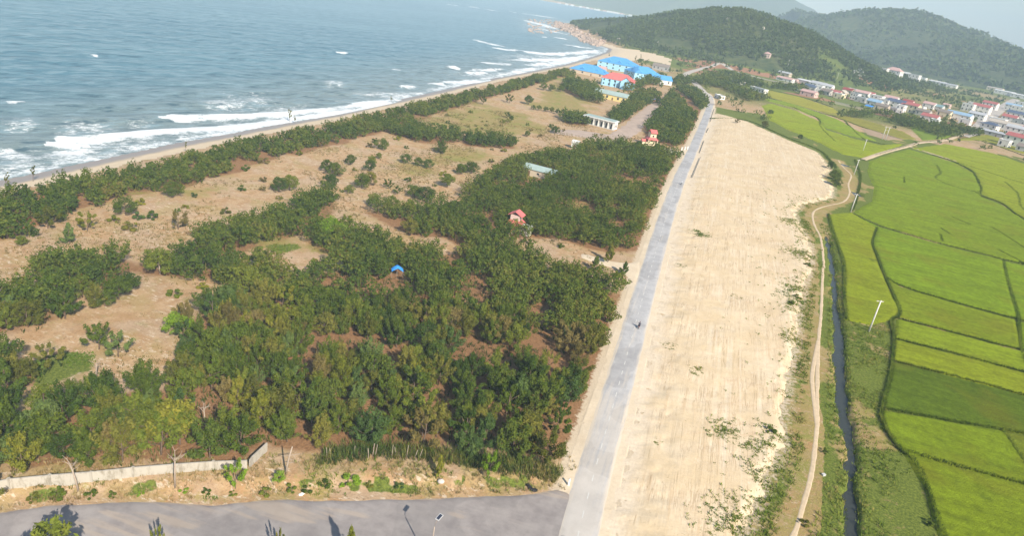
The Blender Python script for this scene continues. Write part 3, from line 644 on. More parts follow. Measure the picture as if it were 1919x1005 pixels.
# ------------------------------------------------------------------ rice fields
RICE = rice_material()
YG, YG2, DK, GD, MG = (.205, .278, .010), (.248, .302, .012), (.112, .150, .009), (.29, .275, .025), (.175, .235, .016)
PLOTS = [
 ([(1554, 402), (1595, 399), (1640, 426), (1631, 456), (1639, 480), (1655, 522), (1682, 582), (1668, 598), (1630, 606), (1588, 598), (1584, 560), (1584, 500), (1573, 463), (1561, 435)], YG2),
 ([(1602, 404), (1651, 427), (1762, 459), (1818, 473), (1878, 488), (1886, 532), (1903, 592), (1780, 562), (1690, 534), (1662, 520), (1647, 480), (1638, 456), (1646, 430)], YG),
 ([(1882, 490), (1919, 499), (2060, 535), (2060, 635), (1912, 595), (1892, 532)], YG),
 ([(1666, 525), (1690, 539), (1780, 567), (1900, 600), (1909, 652), (1790, 620), (1688, 592)], YG),
 ([(1910, 604), (2060, 643), (2060, 690), (1916, 654)], YG),
 ([(1684, 600), (1790, 627), (1907, 658), (2060, 697), (2060, 732), (1919, 694), (1800, 664), (1682, 632)], YG2),
 ([(1680, 638), (1800, 669), (1919, 700), (2060, 737), (2060, 775), (1919, 738), (1800, 707), (1675, 674)], YG2),
 ([(1673, 680), (1800, 712), (1919, 744), (2060, 780), (2060, 838), (1919, 811), (1780, 786), (1657, 763)], DK),
 ([(1656, 771), (1780, 793), (1878, 811), (1919, 870), (1950, 912), (1919, 904), (1800, 873), (1698, 844), (1660, 800)], YG),
 ([(1884, 813), (1919, 819), (2060, 845), (2060, 940), (1960, 915), (1925, 870)], MG),
 ([(1701, 851), (1800, 880), (1919, 912), (2060, 948), (2060, 1180), (1850, 1180), (1768, 1005), (1742, 915)], YG),
 ([(1603, 398), (1640, 378), (1642, 350), (1630, 325), (1632, 303), (1660, 292), (1703, 280), (1750, 293), (1790, 306), (1820, 323), (1835, 350), (1834, 368), (1877, 385), (1919, 415), (2060, 470), (2060, 528), (1919, 492), (1818, 467), (1762, 453), (1655, 421)], YG),
 ([(1714, 278), (1772, 270), (1860, 287), (1919, 307), (2060, 345), (2060, 462), (1919, 408), (1880, 379), (1843, 364), (1842, 350), (1826, 320), (1794, 303), (1754, 290)], YG2),
 ([(1430, 198), (1445, 194), (1490, 207), (1534, 227), (1545, 242), (1600, 260), (1650, 272), (1690, 270), (1650, 283), (1615, 294), (1580, 288), (1540, 268), (1480, 243), (1445, 225)], YG2),
 ([(1425, 180), (1445, 186), (1470, 190), (1520, 206), (1568, 223), (1608, 246), (1640, 263), (1600, 255), (1542, 237), (1537, 223), (1490, 202), (1445, 190)], YG),
 ([(1440, 169), (1500, 182), (1560, 202), (1572, 212), (1530, 206), (1470, 189), (1440, 180)], GD),
 ([(1527, 204), (1580, 216), (1625, 226), (1690, 246), (1715, 260), (1690, 260), (1620, 239), (1575, 222)], (.24, .235, .03)),
 ([(1730, 262), (1768, 259), (1797, 250), (1760, 245), (1705, 234), (1716, 248)], MG),
 ([(1790, 262), (1840, 262), (1919, 288), (2060, 325), (2060, 312), (1919, 273), (1850, 252)], (.26, .25, .03)),
 ([(1520, 142), (1560, 148), (1640, 172), (1700, 188), (1660, 185), (1580, 168), (1525, 152)], (.10, .13, .03)),
]
for px, colr in PLOTS:
    q = P2(px, .3); dd = math.hypot(*q.mean(0))
    col_ = tuple(c * random.uniform(.93, 1.07) for c in colr)
    sheet('rice_field', q, .5, min(max(dd / 260, .6), 3.5), RICE, .22 if dd < 300 else .7, .9, grow=.68 if dd < 300 else 1.15, color=col_, rough=.12)
sheet('fallow_field', P2([(1612, 241), (1640, 243), (1690, 256), (1694, 262), (1660, 262), (1625, 252)]), .3, 2.5, plain('fallow_soil', (.36, .26, .17), .95, .1, 0, .3, .3), 1, .5)

# ------------------------------------------------------------------ trees
BARK = plain('bark', (.16, .115, .085), .95, .1, 0, .35, 3)
PALEBARK = plain('pale_bark', (.36, .29, .23), .95, .1, 0, .3, 3)
LEAF = {
 'dark green': leaf_material('dark_green_leaves', [(0, (0.031, 0.060, 0.011)), (.5, (0.067, 0.107, 0.017)), (1, (0.145, 0.176, 0.028))]),
 'mid green': leaf_material('mid_green_leaves', [(0, (0.043, 0.072, 0.010)), (.5, (0.097, 0.136, 0.017)), (1, (0.196, 0.218, 0.031))]),
 'olive': leaf_material('olive_leaves', [(0, (0.064, 0.076, 0.013)), (.5, (0.134, 0.139, 0.024)), (1, (0.242, 0.218, 0.043))]),
 'yellowish': leaf_material('yellowish_leaves', [(0, (0.086, 0.107, 0.013)), (.5, (0.174, 0.185, 0.022)), (1, (0.302, 0.269, 0.040))]),
 'brownish': leaf_material('brownish_leaves', [(0, (0.084, 0.072, 0.022)), (.5, (0.162, 0.131, 0.040)), (1, (0.269, 0.206, 0.071))]),
 'bluish green': leaf_material('bluish_green_leaves', [(0, (0.037, 0.071, 0.019)), (.5, (0.083, 0.134, 0.035)), (1, (0.160, 0.212, 0.056))]),
 'bright green': leaf_material('bright_green_leaves', [(0, (0.102, 0.177, 0.013)), (.5, (0.178, 0.284, 0.021)), (1, (0.267, 0.378, 0.036))]),
}
MASSLEAF = leaf_material('woodland_leaves', [(0, (0.032, 0.060, 0.010)), (.35, (0.067, 0.106, 0.017)), (.65, (0.131, 0.161, 0.024)), (.85, (0.190, 0.176, 0.037)), (1, (0.205, 0.149, 0.055))], 'tint')
HILLLEAF = leaf_material('hill_leaves', [(0, (.045, .080, .022)), (.5, (.085, .125, .034)), (.85, (.135, .160, .046)), (1, (.17, .15, .065))], 'tint')

def quads(c, nrm, size, rng, asp=1.6):
    """one leaf spray (a bent pair of triangles) at each point, its long side across nrm"""
    n = len(c)
    r = rng.normal(size=(n, 3)); a = np.cross(nrm, r); a /= np.linalg.norm(a, axis=1)[:, None] + 1e-9
    b = np.cross(nrm, a); b /= np.linalg.norm(b, axis=1)[:, None] + 1e-9
    s = (size * rng.uniform(.6, 1.35, n))[:, None]
    bend = nrm * s * .35
    v = np.stack([c - a * s * asp * .5, c - b * s * .5 + bend * .4, c + a * s * asp * .5, c + b * s * .5 - bend * .4], 1).reshape(-1, 3)
    return v, np.arange(4 * n).reshape(-1, 4)
def crown_points(H, R, base, n, rng, style):
    K = {'feather': 17, 'round': 17, 'airy': 12, 'cone': 16, 'lump': 6, 'wind': 9}[style]
    cs = []; rs = []
    for k in range(K):
        u_ = (k + rng.uniform(.1, .9)) / K
        if style == 'cone': rad = R * (1.02 - u_) ** .9
        elif style == 'wind': rad = R * .55 * (1 - .3 * u_)
        else: rad = R * math.sqrt(max(.05, 1 - (2 * u_ * .88 - .72) ** 2))
        a_ = k * 2.4 + rng.uniform(-.5, .5); q = rad * math.sqrt(rng.uniform(.12, 1.15))
        z = base + (H - base) * (u_ * .86 + .04)
        cs.append((math.cos(a_) * q + (.5 * u_ * R if style == 'wind' else 0), math.sin(a_) * q, z)); rs.append(R * rng.uniform(.17, .40) * (1.2 if style in ('round', 'lump') else 1) * (.55 if style == 'airy' else 1) * (.6 if style == 'wind' else 1))
    cs = np.array(cs); rs = np.array(rs)
    w_ = rs ** 2; k = rng.choice(K, n, p=w_ / w_.sum())
    d = rng.normal(size=(n, 3)); d /= np.linalg.norm(d, axis=1)[:, None]
    q = rng.uniform(.45, 1.0, n) ** .6
    if style in ('feather', 'airy', 'wind', 'cone'):        # plumes: stretched outwards and up from the stem
        ax = cs - np.array([0, 0, base * .6]); ax[:, 2] = ax[:, 2] * .35 + .35 * R; ax /= np.linalg.norm(ax, axis=1)[:, None]
        loc = d * (rs[k] * q)[:, None] * .72; along = (loc * ax[k]).sum(1)
        p = cs[k] + loc + ax[k] * (along * 1.5)[:, None] + rng.normal(size=(n, 3)) * .05 * R
    else:
        p = cs[k] + d * (rs[k] * q)[:, None] * np.array([.95, .95, .70]) + rng.normal(size=(n, 3)) * .03 * R
    keep = p[:, 2] > base * .45
    nn = d * .75 + rng.normal(size=(n, 3)) * .45; nn[:, 2] += .25
    nn /= np.linalg.norm(nn, axis=1)[:, None]
    return p[keep], nn[keep], cs
def crown_mesh(seed, H, R, base, n, leaf, style):
    rng = np.random.default_rng(seed)
    p, nn, cs = crown_points(H, R, base, n, rng, style)
    v, f = quads(p, nn, leaf, rng, 2.8 if style in ('feather', 'airy', 'wind', 'cone') else 1.5)
    return v, f, cs
def trunk_mb(H, base, cs, r, rng):
    b = MB(); top = base + (H - base) * .72; lean = rng.uniform(-.25, .25, 2)
    pts = [(0, 0, -.4), (lean[0] * .3, lean[1] * .3, base * .6), (lean[0], lean[1], base + .3 * (H - base)), (lean[0] * 1.3, lean[1] * 1.3, top)]
    b.tube(pts, [r * 1.25, r, r * .7, r * .25], 6)
    for c in cs[:: max(1, len(cs) // 6)]:
        z = max(base * .7, c[2] - .30 * H * rng.uniform(.5, 1)); t = min(1, z / top)
        b.tube([(lean[0] * t * 1.1, lean[1] * t * 1.1, z), ((c[0] + lean[0]) * .55, (c[1] + lean[1]) * .55, (z + c[2]) / 2 + .1), tuple(c)], [r * .5, r * .35, r * .12], 4)
    return b
PROTO = {}
def protos(style, count, H, R, base, n, leaf, r):
    L = []
    for k in range(count):
        rng = np.random.default_rng(hash((len(style) * 31 + ord(style[0]), k)) & 0xffff)
        h, rr = H * rng.uniform(.92, 1.08), R * rng.uniform(.9, 1.12)
        v, f, cs = crown_mesh(100 + k * 7 + len(style), h, rr, base, n, leaf, style)
        me = new_mesh('crown', v, f, [LEAF['mid green']])
        tb = trunk_mb(h, base, cs, r, rng); tm = new_mesh('trunk', np.array(tb.v), tb.f, [BARK], None, True)
        L.append((me, tm, h, rr))
    PROTO[style] = L
protos('feather', 7, 6.6, 2.75, 1.4, 2900, .172, .12)
protos('round', 6, 5.2, 2.8, 1.3, 3000, .195, .15)
protos('airy', 4, 5.4, 2.6, 1.6, 1500, .175, .12)
protos('cone', 3, 6.0, 1.7, .6, 1700, .20, .11)
protos('lump', 4, 1.7, 1.25, .05, 900, .17, .05)
protos('wind', 4, 7.0, 1.3, 2.4, 170, .25, .06)
TREES = []
def tree(name, style, p, tone, size, label, cat='tree', group=None, rng=random, bark=BARK, sink=.05, k=None, sxy=1.0):
    """one tree: an empty at its foot with a trunk and a crown"""
    L = PROTO[style]; me, tm, h, rr = L[rng.randrange(len(L)) if k is None else k % len(L)]
    s = size / h
    t = thing(name, label, cat, (p[0], p[1], p[2] - sink), rng.uniform(0, 2 * PI), group)
    t.scale = (s * sxy, s * sxy, s)
    tr = link('stems' if style == 'lump' else 'trunk', tm, t); tr.material_slots[0].link = 'OBJECT'; tr.material_slots[0].material = bark
    c = link('foliage' if style == 'lump' else 'crown', me, t); c.material_slots[0].link = 'OBJECT'; c.material_slots[0].material = LEAF[tone]
    TREES.append((p[0], p[1])); return t

# ---- trees standing alone in the clearings, each surveyed
AA = 'airy'; RO = 'round'; FE = 'feather'; CO = 'cone'
LONE = [  # px, py, height, style, tone, label
 (42, 461, 2.6, RO, 'mid green', 'small round tree alone on sand beside the shore belt'),
 (90, 428, 5.4, AA, 'olive', 'wide olive tree with bare lower limbs at the inner edge of the shore belt'),
 (164, 433, 5.0, AA, 'yellowish', 'thin yellowish tree between shore belt and conical tree in the western clearing'),
 (236, 403, 4.8, RO, 'mid green', 'full green tree in front of golden grass by the shore belt'),
 (334, 430, 5.0, AA, 'brownish', 'grey brown half bare tree on the pale sand of the western clearing'),
 (325, 369, 4.6, RO, 'mid green', 'green tree beside the small dark bush, just inside the shore belt'),
 (131, 457, 5.6, CO, 'bluish green', 'slim conical bluish tree above the western cluster'),
 (155, 558, 4.6, RO, 'mid green', 'round green tree on a straight trunk at the foot of the western cluster'),
 (180, 577, 5.0, FE, 'olive', 'olive tree on a tall pale bare trunk above the sandy clearing'),
 (222, 562, 5.2, RO, 'mid green', 'broad green tree overhanging the west edge of the sandy clearing'),
 (243, 548, 4.4, RO, 'dark green', 'dark tree at the tip of the western cluster by the sandy clearing'),
 (197, 574, 3.2, RO, 'dark green', 'low dark tree under the broad green one by the sandy clearing'),
 (300, 514, 6.0, RO, 'mid green', 'large green dome shaped tree on a pale post like trunk above the sandy clearing'),
 (466, 548, 6.0, RO, 'mid green', 'green tree with a reddish trunk at the east corner of the sandy clearing'),
 (186, 655, 5.0, AA, 'mid green', 'drooping green tree with open crown in the near western clearing'),
 (222, 669, 4.8, AA, 'bluish green', 'drooping bluish tree leaning outwards beside the open crowned green one'),
 (330, 626, 4.2, RO, 'bright green', 'light green flat topped tree at the near edge of the sandy clearing'),
 (93, 691, 4.8, AA, 'olive', 'airy olive tree standing over the patch of bright weeds'),
 (45, 718, 4.4, RO, 'olive', 'dull olive tree beside the dark conical tree near the west edge'),
 (10, 748, 7.4, CO, 'dark green', 'tall dark conical tree at the west edge below the weeds'),
 (522, 360, 5.0, RO, 'dark green', 'dark broad tree of the pair alone on the pale sand near the shore'),
 (543, 357, 5.2, RO, 'mid green', 'greener taller tree of the pair alone on the pale sand near the shore'),
 (626, 330, 4.8, RO, 'mid green', 'green tree at the foot of a trio in the middle clearing'),
 (611, 321, 4.4, RO, 'dark green', 'dark tree at the seaward side of a trio in the middle clearing'),
 (656, 309, 4.0, RO, 'mid green', 'flat crowned tree just inland of the trio in the middle clearing'),
 (693, 321, 4.4, RO, 'dark green', 'narrow dark tree, lower of two standing in line in the middle clearing'),
 (697, 308, 3.4, RO, 'mid green', 'narrow lighter tree, upper of two standing in line in the middle clearing'),
 (710, 298, 2.6, RO, 'mid green', 'small ball shaped tree on a thin stem in the middle clearing'),
 (716, 280, 4.6, RO, 'mid green', 'spreading green tree nearest the top of the middle clearing'),
 (677, 353, 5.2, RO, 'mid green', 'wide green tree on several stems in the centre of the middle clearing'),
 (695, 347, 4.8, RO, 'olive', 'olive tree touching the wide many stemmed one in the middle clearing'),
 (656, 363, 3.0, RO, 'mid green', 'low green tree at the near foot of the wide many stemmed one'),
 (617, 354, 5.0, RO, 'dark green', 'dark round tree capping the seaward end of the long tree band'),
 (760, 306, 3.8, RO, 'dark green', 'first of three small trees in a row on the yellow grass, seaward end'),
 (783, 311, 3.4, RO, 'mid green', 'middle of three small trees in a row on the yellow grass'),
 (802, 315, 3.6, RO, 'dark green', 'last of three small trees in a row on the yellow grass, inland end'),
 (826, 288, 5.6, FE, 'dark green', 'dark leaning tree casting shade on the greenest grass below the hedge row'),
 (838, 351, 5.0, RO, 'mid green', 'green umbrella shaped tree on the slope seaward of the green roofed shed'),
 (727, 354, 3.6, AA, 'mid green', 'low arching tree with drooping crown beyond the wide many stemmed one'),
 (745, 365, 3.2, AA, 'mid green', 'small drooping tree at the end of the arching one'),
 (796, 378, 5.2, RO, 'dark green', 'dark broad dome tree at the seaward side of the middle grove'),
 (777, 370, 4.2, RO, 'mid green', 'green tree merging with the dark dome tree by the middle grove'),
 (701, 387, 4.2, RO, 'mid green', 'first green tree of the arm that juts seaward from the middle grove'),
 (733, 393, 4.4, RO, 'mid green', 'second green tree of the arm that juts seaward from the middle grove'),
 (772, 399, 4.4, RO, 'dark green', 'third darker tree of the arm that juts seaward from the middle grove'),
 (769, 441, 5.0, RO, 'olive', 'olive tree beside the patch of streaked white sand'),
 (802, 411, 5.0, RO, 'dark green', 'dark tree where the seaward arm joins the middle grove'),
 (862, 327, 4.4, RO, 'mid green', 'seaward of two joined trees above the green roofed shed'),
 (883, 325, 4.8, RO, 'dark green', 'inland and taller of two joined trees above the green roofed shed'),
 (602, 277, 4.0, AA, 'brownish', 'brown thin tree leaning out of the shore belt over the sand'),
 (560, 282, 3.0, RO, 'mid green', 'small round tree just inland of the shore belt by the sand'),
 (829, 288, 3.0, RO, 'mid green', 'low tree at the foot of the dark leaning one below the hedge row'),
 (905, 196, 5.5, AA, 'mid green', 'pale open tree on the dune crest by the shore belt'),
 (990, 196, 6.0, RO, 'dark green', 'large dark round tree alone on the brown dune'),
 (954, 193, 6.0, AA, 'olive', 'open thin tree beside the large round one on the brown dune'),
 (1018, 169, 6.0, RO, 'mid green', 'green clump tree near the brown field short of the blue roofs'),
 (1032, 171, 5.5, RO, 'dark green', 'dark clump tree near the brown field short of the blue roofs'),
 (1050, 172, 5.0, RO, 'mid green', 'clump tree at the field corner nearest the blue roofed wing'),
 (951, 222, 4.0, AA, 'dark green', 'small dark two stemmed tree on the yellow dune'),
 (958, 226, 3.0, RO, 'dark green', 'low dark bush tree under the two stemmed one on the dune'),
 (1040, 250, 4.0, RO, 'dark green', 'dark small tree above the mounded green dune'),
 (987, 256, 3.2, RO, 'mid green', 'small green tree at the seaward foot of the mounded dune'),
 (999, 206, 3.2, RO, 'mid green', 'first little tree of the thin row across the brown dune'),
 (1010, 207, 3.4, RO, 'dark green', 'second little tree of the thin row across the brown dune'),
 (1022, 209, 3.2, RO, 'mid green', 'third little tree of the thin row across the brown dune'),
 (1034, 211, 3.6, RO, 'mid green', 'fourth little tree of the thin row across the brown dune'),
 (1044, 214, 3.4, RO, 'dark green', 'last little tree of the thin row beside the hedge by the white building'),
 (1114, 508, 4.8, CO, 'dark green', 'slim dark tree standing on the edge of the pale driveway'),
 (1139, 492, 6.0, CO, 'olive', 'tall slim dull tree in the middle of the pale driveway'),
 (1168, 514, 4.2, CO, 'dark green', 'small dark pine with tiered branches beside the driveway mouth'),
 (620, 450, 6.2, RO, 'bright green', 'light green full tree on the near side of the grass hollow'),
 (1232, 196, 6.5, RO, 'dark green', 'dark tree at the far end of the paved yard'),
 (1276, 292, 3.0, RO, 'dark green', 'small dark tree beside the white gate posts'),
 (1380, 232, 4.0, AA, 'brownish', 'bare brown shrub like tree on the rough grass beyond the sand lot'),
 (1432, 240, 5.5, RO, 'olive', 'round dull tree at the far corner of the sand lot by the rice'),
 (1499, 262, 4.0, RO, 'dark green', 'low dark tree on the bank between sand lot and upper rice field'),
 (1443, 214, 4.0, RO, 'dark green', 'small dark tree among the upper rice fields'),
 (1556, 318, 5.0, RO, 'dark green', 'dark ditch side tree by the far pool, upper one'),
 (1561, 336, 5.4, RO, 'mid green', 'dark ditch side tree by the far pool, middle one'),
 (1567, 350, 4.6, RO, 'dark green', 'dark ditch side tree by the far pool, lowest one'),
]
for px, py, h, st, tone, lab in LONE:
    p = at(px, py); pole = 'pale' in lab and 'trunk' in lab
    tree('broadleaf_tree' if st in (RO, AA) else ('conifer' if st == CO else 'casuarina_tree'), st, p, tone, h, lab, 'tree', 'trees standing alone in the clearings' if py < 800 else None, bark=PALEBARK if pole else BARK)
for px, py, h, tone, lab in [
 (215, 416, 1.7, 'yellowish', 'low yellowish bush on golden grass in the western clearing'), (258, 411, 2.0, 'bluish green', 'small bluish bush next to the dark ball shaped bush'), (285, 411, 2.4, 'dark green', 'dark ball shaped bush on the sand of the western clearing'),
 (364, 370, 1.5, 'dark green', 'small dark bush on the sand just inside the shore belt'), (461, 319, 1.8, 'mid green', 'lone bush at the inner edge of the shore belt'), (780, 478, 2.0, 'mid green', 'rounded bush beside the dark stony patch'), (493, 358, 1.5, 'brownish', 'brown low bush at the foot of the dark broad tree'),
 (1440, 812, 1.5, 'dark green', 'dark bush on the crumbling edge of the sand lot'),
 (1545, 850, 1.0, 'dark green', 'dark tussock between the track and the ditch'), (1508, 985, 1.0, 'olive', 'dull tussock beside the track at its near end'),
 (1745, 985, 1.3, 'dark green', 'dark bush on the bank beside the nearest rice plot'), (1485, 575, 1.6, 'mid green', 'bush on the green edge of the sand lot, abreast of the power pole'), (1492, 560, 1.5, 'mid green', 'upper bush on the green edge of the sand lot, abreast of the power pole'), (1512, 500, 1.5, 'mid green', 'bush where the sand lot bulges towards the track')]:
    tree('bush', 'lump', at(px, py), tone, h, lab, 'bush', 'bushes and weeds in the open', sxy=1.15)

# ---- the groves: every tree a spot of its own; the 300 nearest are things, the rest one wood
def scatter(poly, spacing, rng, jitter=.42):
    lo, hi = poly.min(0), poly.max(0); out = []
    ys = np.arange(lo[1], hi[1], spacing * .87)
    for j, y in enumerate(ys):
        for x in np.arange(lo[0] + (j % 2) * spacing / 2, hi[0], spacing):
            out.append((x + rng.uniform(-jitter, jitter) * spacing, y + rng.uniform(-jitter, jitter) * spacing))
    q = np.array(out)
    return q[sdist(q[:, 0], q[:, 1], poly) > -.2] if len(q) else q
rngT = np.random.default_rng(5)
SP = dict(near=3.65, mid=4.0, roadgrove=4.8, court=4.8, shore=3.7, band=3.6, band2=3.6, west=3.6, west2=3.7, west3=3.7, link=3.7, westnear=3.7, row1=3.9, row2=3.7, resort=5, resort2=5, hedge=3.4, past=7, past2=8, fieldedge=7)
cand = []
for k, pl in GROVEW.items():
    q = scatter(pl, SP[k], rngT)
    for x, y in q:
        if any(math.hypot(x - c[0], y - c[1]) < r for c, r in HOLEW): continue
        if k in ('near',) and y > 92 and fbm(x, y, 9, 2) < .38: continue
        if k in ('mid', 'shore') and fbm(x, y, 12, 2) < (.26 if k == 'mid' else .33 if y < 420 else .43): continue
        if k == 'fieldedge' and fbm(x, y, 30, 2) < .47: continue
        if any(math.hypot(x - c[0], y - c[1]) < 2.3 for c in TREES[:len(LONE)]): continue
        rd = abs(x - np.interp(y, ROADC[:100, 1], ROADC[:100, 0]))
        if rd < 7.0: continue
        cand.append((x, y, k))
cand.sort(key=lambda c: math.hypot(c[0], c[1], CAMH))
NCAS = 300 - sum(1 for l in LONE if l[3] == FE)
MARKS = {'the white boundary wall': (250, 880), 'the boundary wall corner': (482, 862), 'the cane thicket': (640, 868), 'the black rubbish heap': (998, 915), 'the junction marker post': (1066, 905), 'the nearer motorcycle': (1180, 612),
         'the pale driveway': (1130, 500), 'the blue tarpaulin': (743, 507), 'the long pink roof': (955, 420), 'the green roofed shed': (1012, 325), 'the sandy clearing': (330, 560), 'the patch of bright weeds': (120, 690), 'the light green flat tree': (330, 622), 'the bare reddish gap': (612, 662), 'the grass hollow': (530, 455), 'the white gable block': (985, 430), 'the dark conical tree': (10, 748)}
MARKW = {k: plane(*v)[:2] for k, v in MARKS.items()}
TONES = ['dark green', 'mid green', 'olive', 'yellowish', 'brownish', 'bluish green']
ORD = ['first', 'second', 'third', 'fourth', 'fifth', 'sixth', 'seventh', 'eighth', 'ninth', 'tenth', 'eleventh', 'twelfth', 'thirteenth', 'fourteenth', 'fifteenth', 'sixteenth', 'seventeenth', 'eighteenth', 'nineteenth', 'twentieth', 'last']
rT = random.Random(21)
fam = {}; spec = []
for x, y, k in cand[:NCAS]:
    n = fbm(x, y, 16, 2) + rT.uniform(-.34, .34)
    tone = 'dark green' if n < .34 else 'mid green' if n < .60 else 'olive' if n < .80 else 'yellowish' if n < .87 else 'brownish'
    if rT.random() < .09: tone = 'bluish green'
    h = rT.uniform(3.7, 6.6) * (1.0 if k != 'shore' else .8) * (1.08 if k == 'near' and y < 100 else 1)
    size = 'tall' if h > 5.6 else 'short' if h < 4.5 else 'middling'
    m = min(MARKW, key=lambda a: math.hypot(MARKW[a][0] - x, MARKW[a][1] - y)); dx, dy = x - MARKW[m][0], y - MARKW[m][1]
    side = ('beyond' if dy > 0 else 'before') if abs(dy) > abs(dx) else ('roadward of' if dx > 0 else 'seaward of')
    e = dict(x=x, y=y, h=h, tone=tone, size=size, m=m, side=side, d=math.hypot(dx, dy), k=k)
    spec.append(e); fam.setdefault((tone, size, m, side), []).append(e)
for L in fam.values():
    L.sort(key=lambda e: e['d'])
    for i, e in enumerate(L): e['rank'] = '' if len(L) == 1 else ', %s of %d outward' % (ORD[i], len(L))
NUMW = {2: 'two', 3: 'three', 4: 'four', 5: 'five', 6: 'six', 7: 'seven', 8: 'eight', 9: 'nine', 10: 'ten', 11: 'eleven', 12: 'twelve', 13: 'thirteen', 14: 'fourteen', 15: 'fifteen', 16: 'sixteen'}
for e in spec:
    rk = e['rank']
    for a, b in NUMW.items(): rk = rk.replace('of %d outward' % a, 'of %s outward' % b)
    p = (e['x'], e['y'], gz(e['x'], e['y']))
    sty = 'airy' if rT.random() < .22 else 'round' if rT.random() < .15 else 'feather'
    tree('casuarina_tree', sty, p, e['tone'], e['h'], '%s %s casuarina %s %s%s' % (e['size'], e['tone'], e['side'], e['m'], rk), 'tree', 'casuarinas of the groves', rng=rT, sxy=rT.uniform(.78, 1.0))

def wood(name, pts, kinds, mat, label, cat, kind='stuff'):
    """many far trees that read as one mass"""
    VV = []; FF = []; TT = []; off = 0; rng = np.random.default_rng(3)
    for (x, y, z, h, r, n, leaf, style, tint) in pts:
        p, nn, cs = crown_points(h, r, h * .22, n, rng, style)
        v, f = quads(p, nn, leaf, rng, 1.7)
        v = v + np.array([x, y, z]); VV.append(v); FF.append(f + off); off += len(v)
        TT.append(np.repeat(np.clip(tint + rng.normal(size=len(p)) * .05, 0, 1), 4))
        if n > 60:   # a stem under the crown
            b = MB().tube([(x, y, z - .3), (x + .1, y, z + h * .5)], [.14, .09], 4, False); VV.append(np.array(b.v)); FF.append(np.array(b.f) + off); off += len(b.v); TT.append(np.full(len(b.v), 1.0))
    o = link(name, new_mesh(name, np.concatenate(VV), np.concatenate(FF), [mat], {'tint': np.concatenate(TT)}))
    return tag(o, label, cat, None, kind)
rest = []
for x, y, k in cand[NCAS:]:
    d = math.hypot(x, y)
    n = int(np.clip(620 * (190 / d) ** 1.6, 60, 700)); leaf = max(.30, d * .00125)
    big = 1.35 if k in ('past', 'past2', 'fieldedge', 'resort', 'resort2') else 1.0
    h = rngT.uniform(3.9, 6.6) * (.78 if k == 'shore' else 1) * big
    rest.append((x, y, gz(x, y), h, h * rngT.uniform(.42, .52), n, leaf, 'feather' if rngT.random() < .6 else 'round', float(np.clip(fbm(x, y, 18, 2) * .9 - .05 + rngT.normal() * .12 + (.10 if k == 'shore' and rngT.random() < .3 else 0), 0, .95))))
wood('woodland', rest, None, MASSLEAF, 'dense green casuarina woodland running along the shore and beside the road', 'woodland')

# ---- the wooded hill, its headland and the far slopes
pts = []
hx = rngT.uniform(-40, 900, 52000); hy = rngT.uniform(1040, 2000, 52000)
hh, ht = ridge_h(hx, hy, HILL); hs = shore_sd(hx, hy)
dens = np.where(hh > 5, ss(.35, .52, fbm(hx, hy, 70, 4) + .14 * ss(10, 60, hh)), .0) + np.where((hh > 1) & (hh <= 5), .3, 0)
hzv = height(hx, hy)
ok = (rngT.random(len(hx)) < dens * .72) & (hs > 34) & (hzv > -1)
for x, y, z in zip(hx[ok], hy[ok], hzv[ok]):
    h = rngT.uniform(4.5, 9.5); pts.append((x, y, z - .5, h, h * .36, 9, 2.3, 'cone', float(np.clip(fbm(x, y, 60, 3) * 1.1 - .15 + rngT.normal() * .13, 0, 1))))
wood('hill_forest', pts, None, HILLLEAF, 'young dark green forest covering the headland hill', 'forest')
pts = []
hx = rngT.uniform(300, 3300, 60000); hy = rngT.uniform(1650, 4300, 60000)
hh, ht = ridge_h(hx, hy, MOUNT); hzv = height(hx, hy)
a_ = np.degrees(np.arctan2(hx, hy))
ok = (hh > 14) & (rngT.random(len(hx)) < ss(.26, .5, fbm(hx, hy, 160, 4)) * .6) & (a_ < 46) & (hy < 4000)
for x, y, z in zip(hx[ok], hy[ok], hzv[ok]):
    h = rngT.uniform(6, 13); pts.append((x, y, z - 1, h, h * .75, 6, 6.5, 'cone', float(np.clip(fbm(x, y, 150, 3) * 1.1 - .2 + rngT.normal() * .12, 0, 1))))
wood('mountain_forest', pts, None, HILLLEAF, 'hazy forest on the long mountain behind the village', 'forest')
# low trees and hedges of the plain round the village
pts = []
hx = rngT.uniform(60, 1900, 26000); hy = rngT.uniform(560, 2700, 26000)
hh, _ = ridge_h(hx, hy, HILL); h2, _ = ridge_h(hx, hy, MOUNT); hs = shore_sd(hx, hy)
PLW = [P2(px) for px, _ in PLOTS]
badz = np.zeros(len(hx), bool)
for q in PLW: badz |= sdist(hx, hy, q) > -3
for nm in ('village_street', 'coast_road'):
    pass
VS = P2([(1800, 254), (1835, 240), (1850, 223), (1870, 208), (1890, 194), (1905, 186)]); CRD = P2([(1331, 195), (1318, 172), (1296, 150), (1284, 140), (1310, 130), (1345, 124), (1390, 137), (1440, 150), (1490, 158), (1530, 168), (1580, 180)])
dv, _ = seg_dist(hx, hy, VS); dc, _ = seg_dist(hx, hy, CRD)
VROW = P2([(1465, 150), (1520, 170), (1570, 182), (1620, 192), (1680, 202), (1740, 222), (1800, 225), (1850, 235), (1900, 255)]); dr, _ = seg_dist(hx, hy, VROW)
nz = fbm(hx, hy, 55, 3)
ok = (hh < 6) & (h2 < 12) & (hs > 60) & ~badz & (dv > 11) & (dc > 6) & (rngT.random(len(hx)) < ss(.50, .60, nz) * .8 + np.where(dr < 60, .10, 0)) & (dr > 5)
ok &= np.degrees(np.arctan2(hx, hy)) < 46
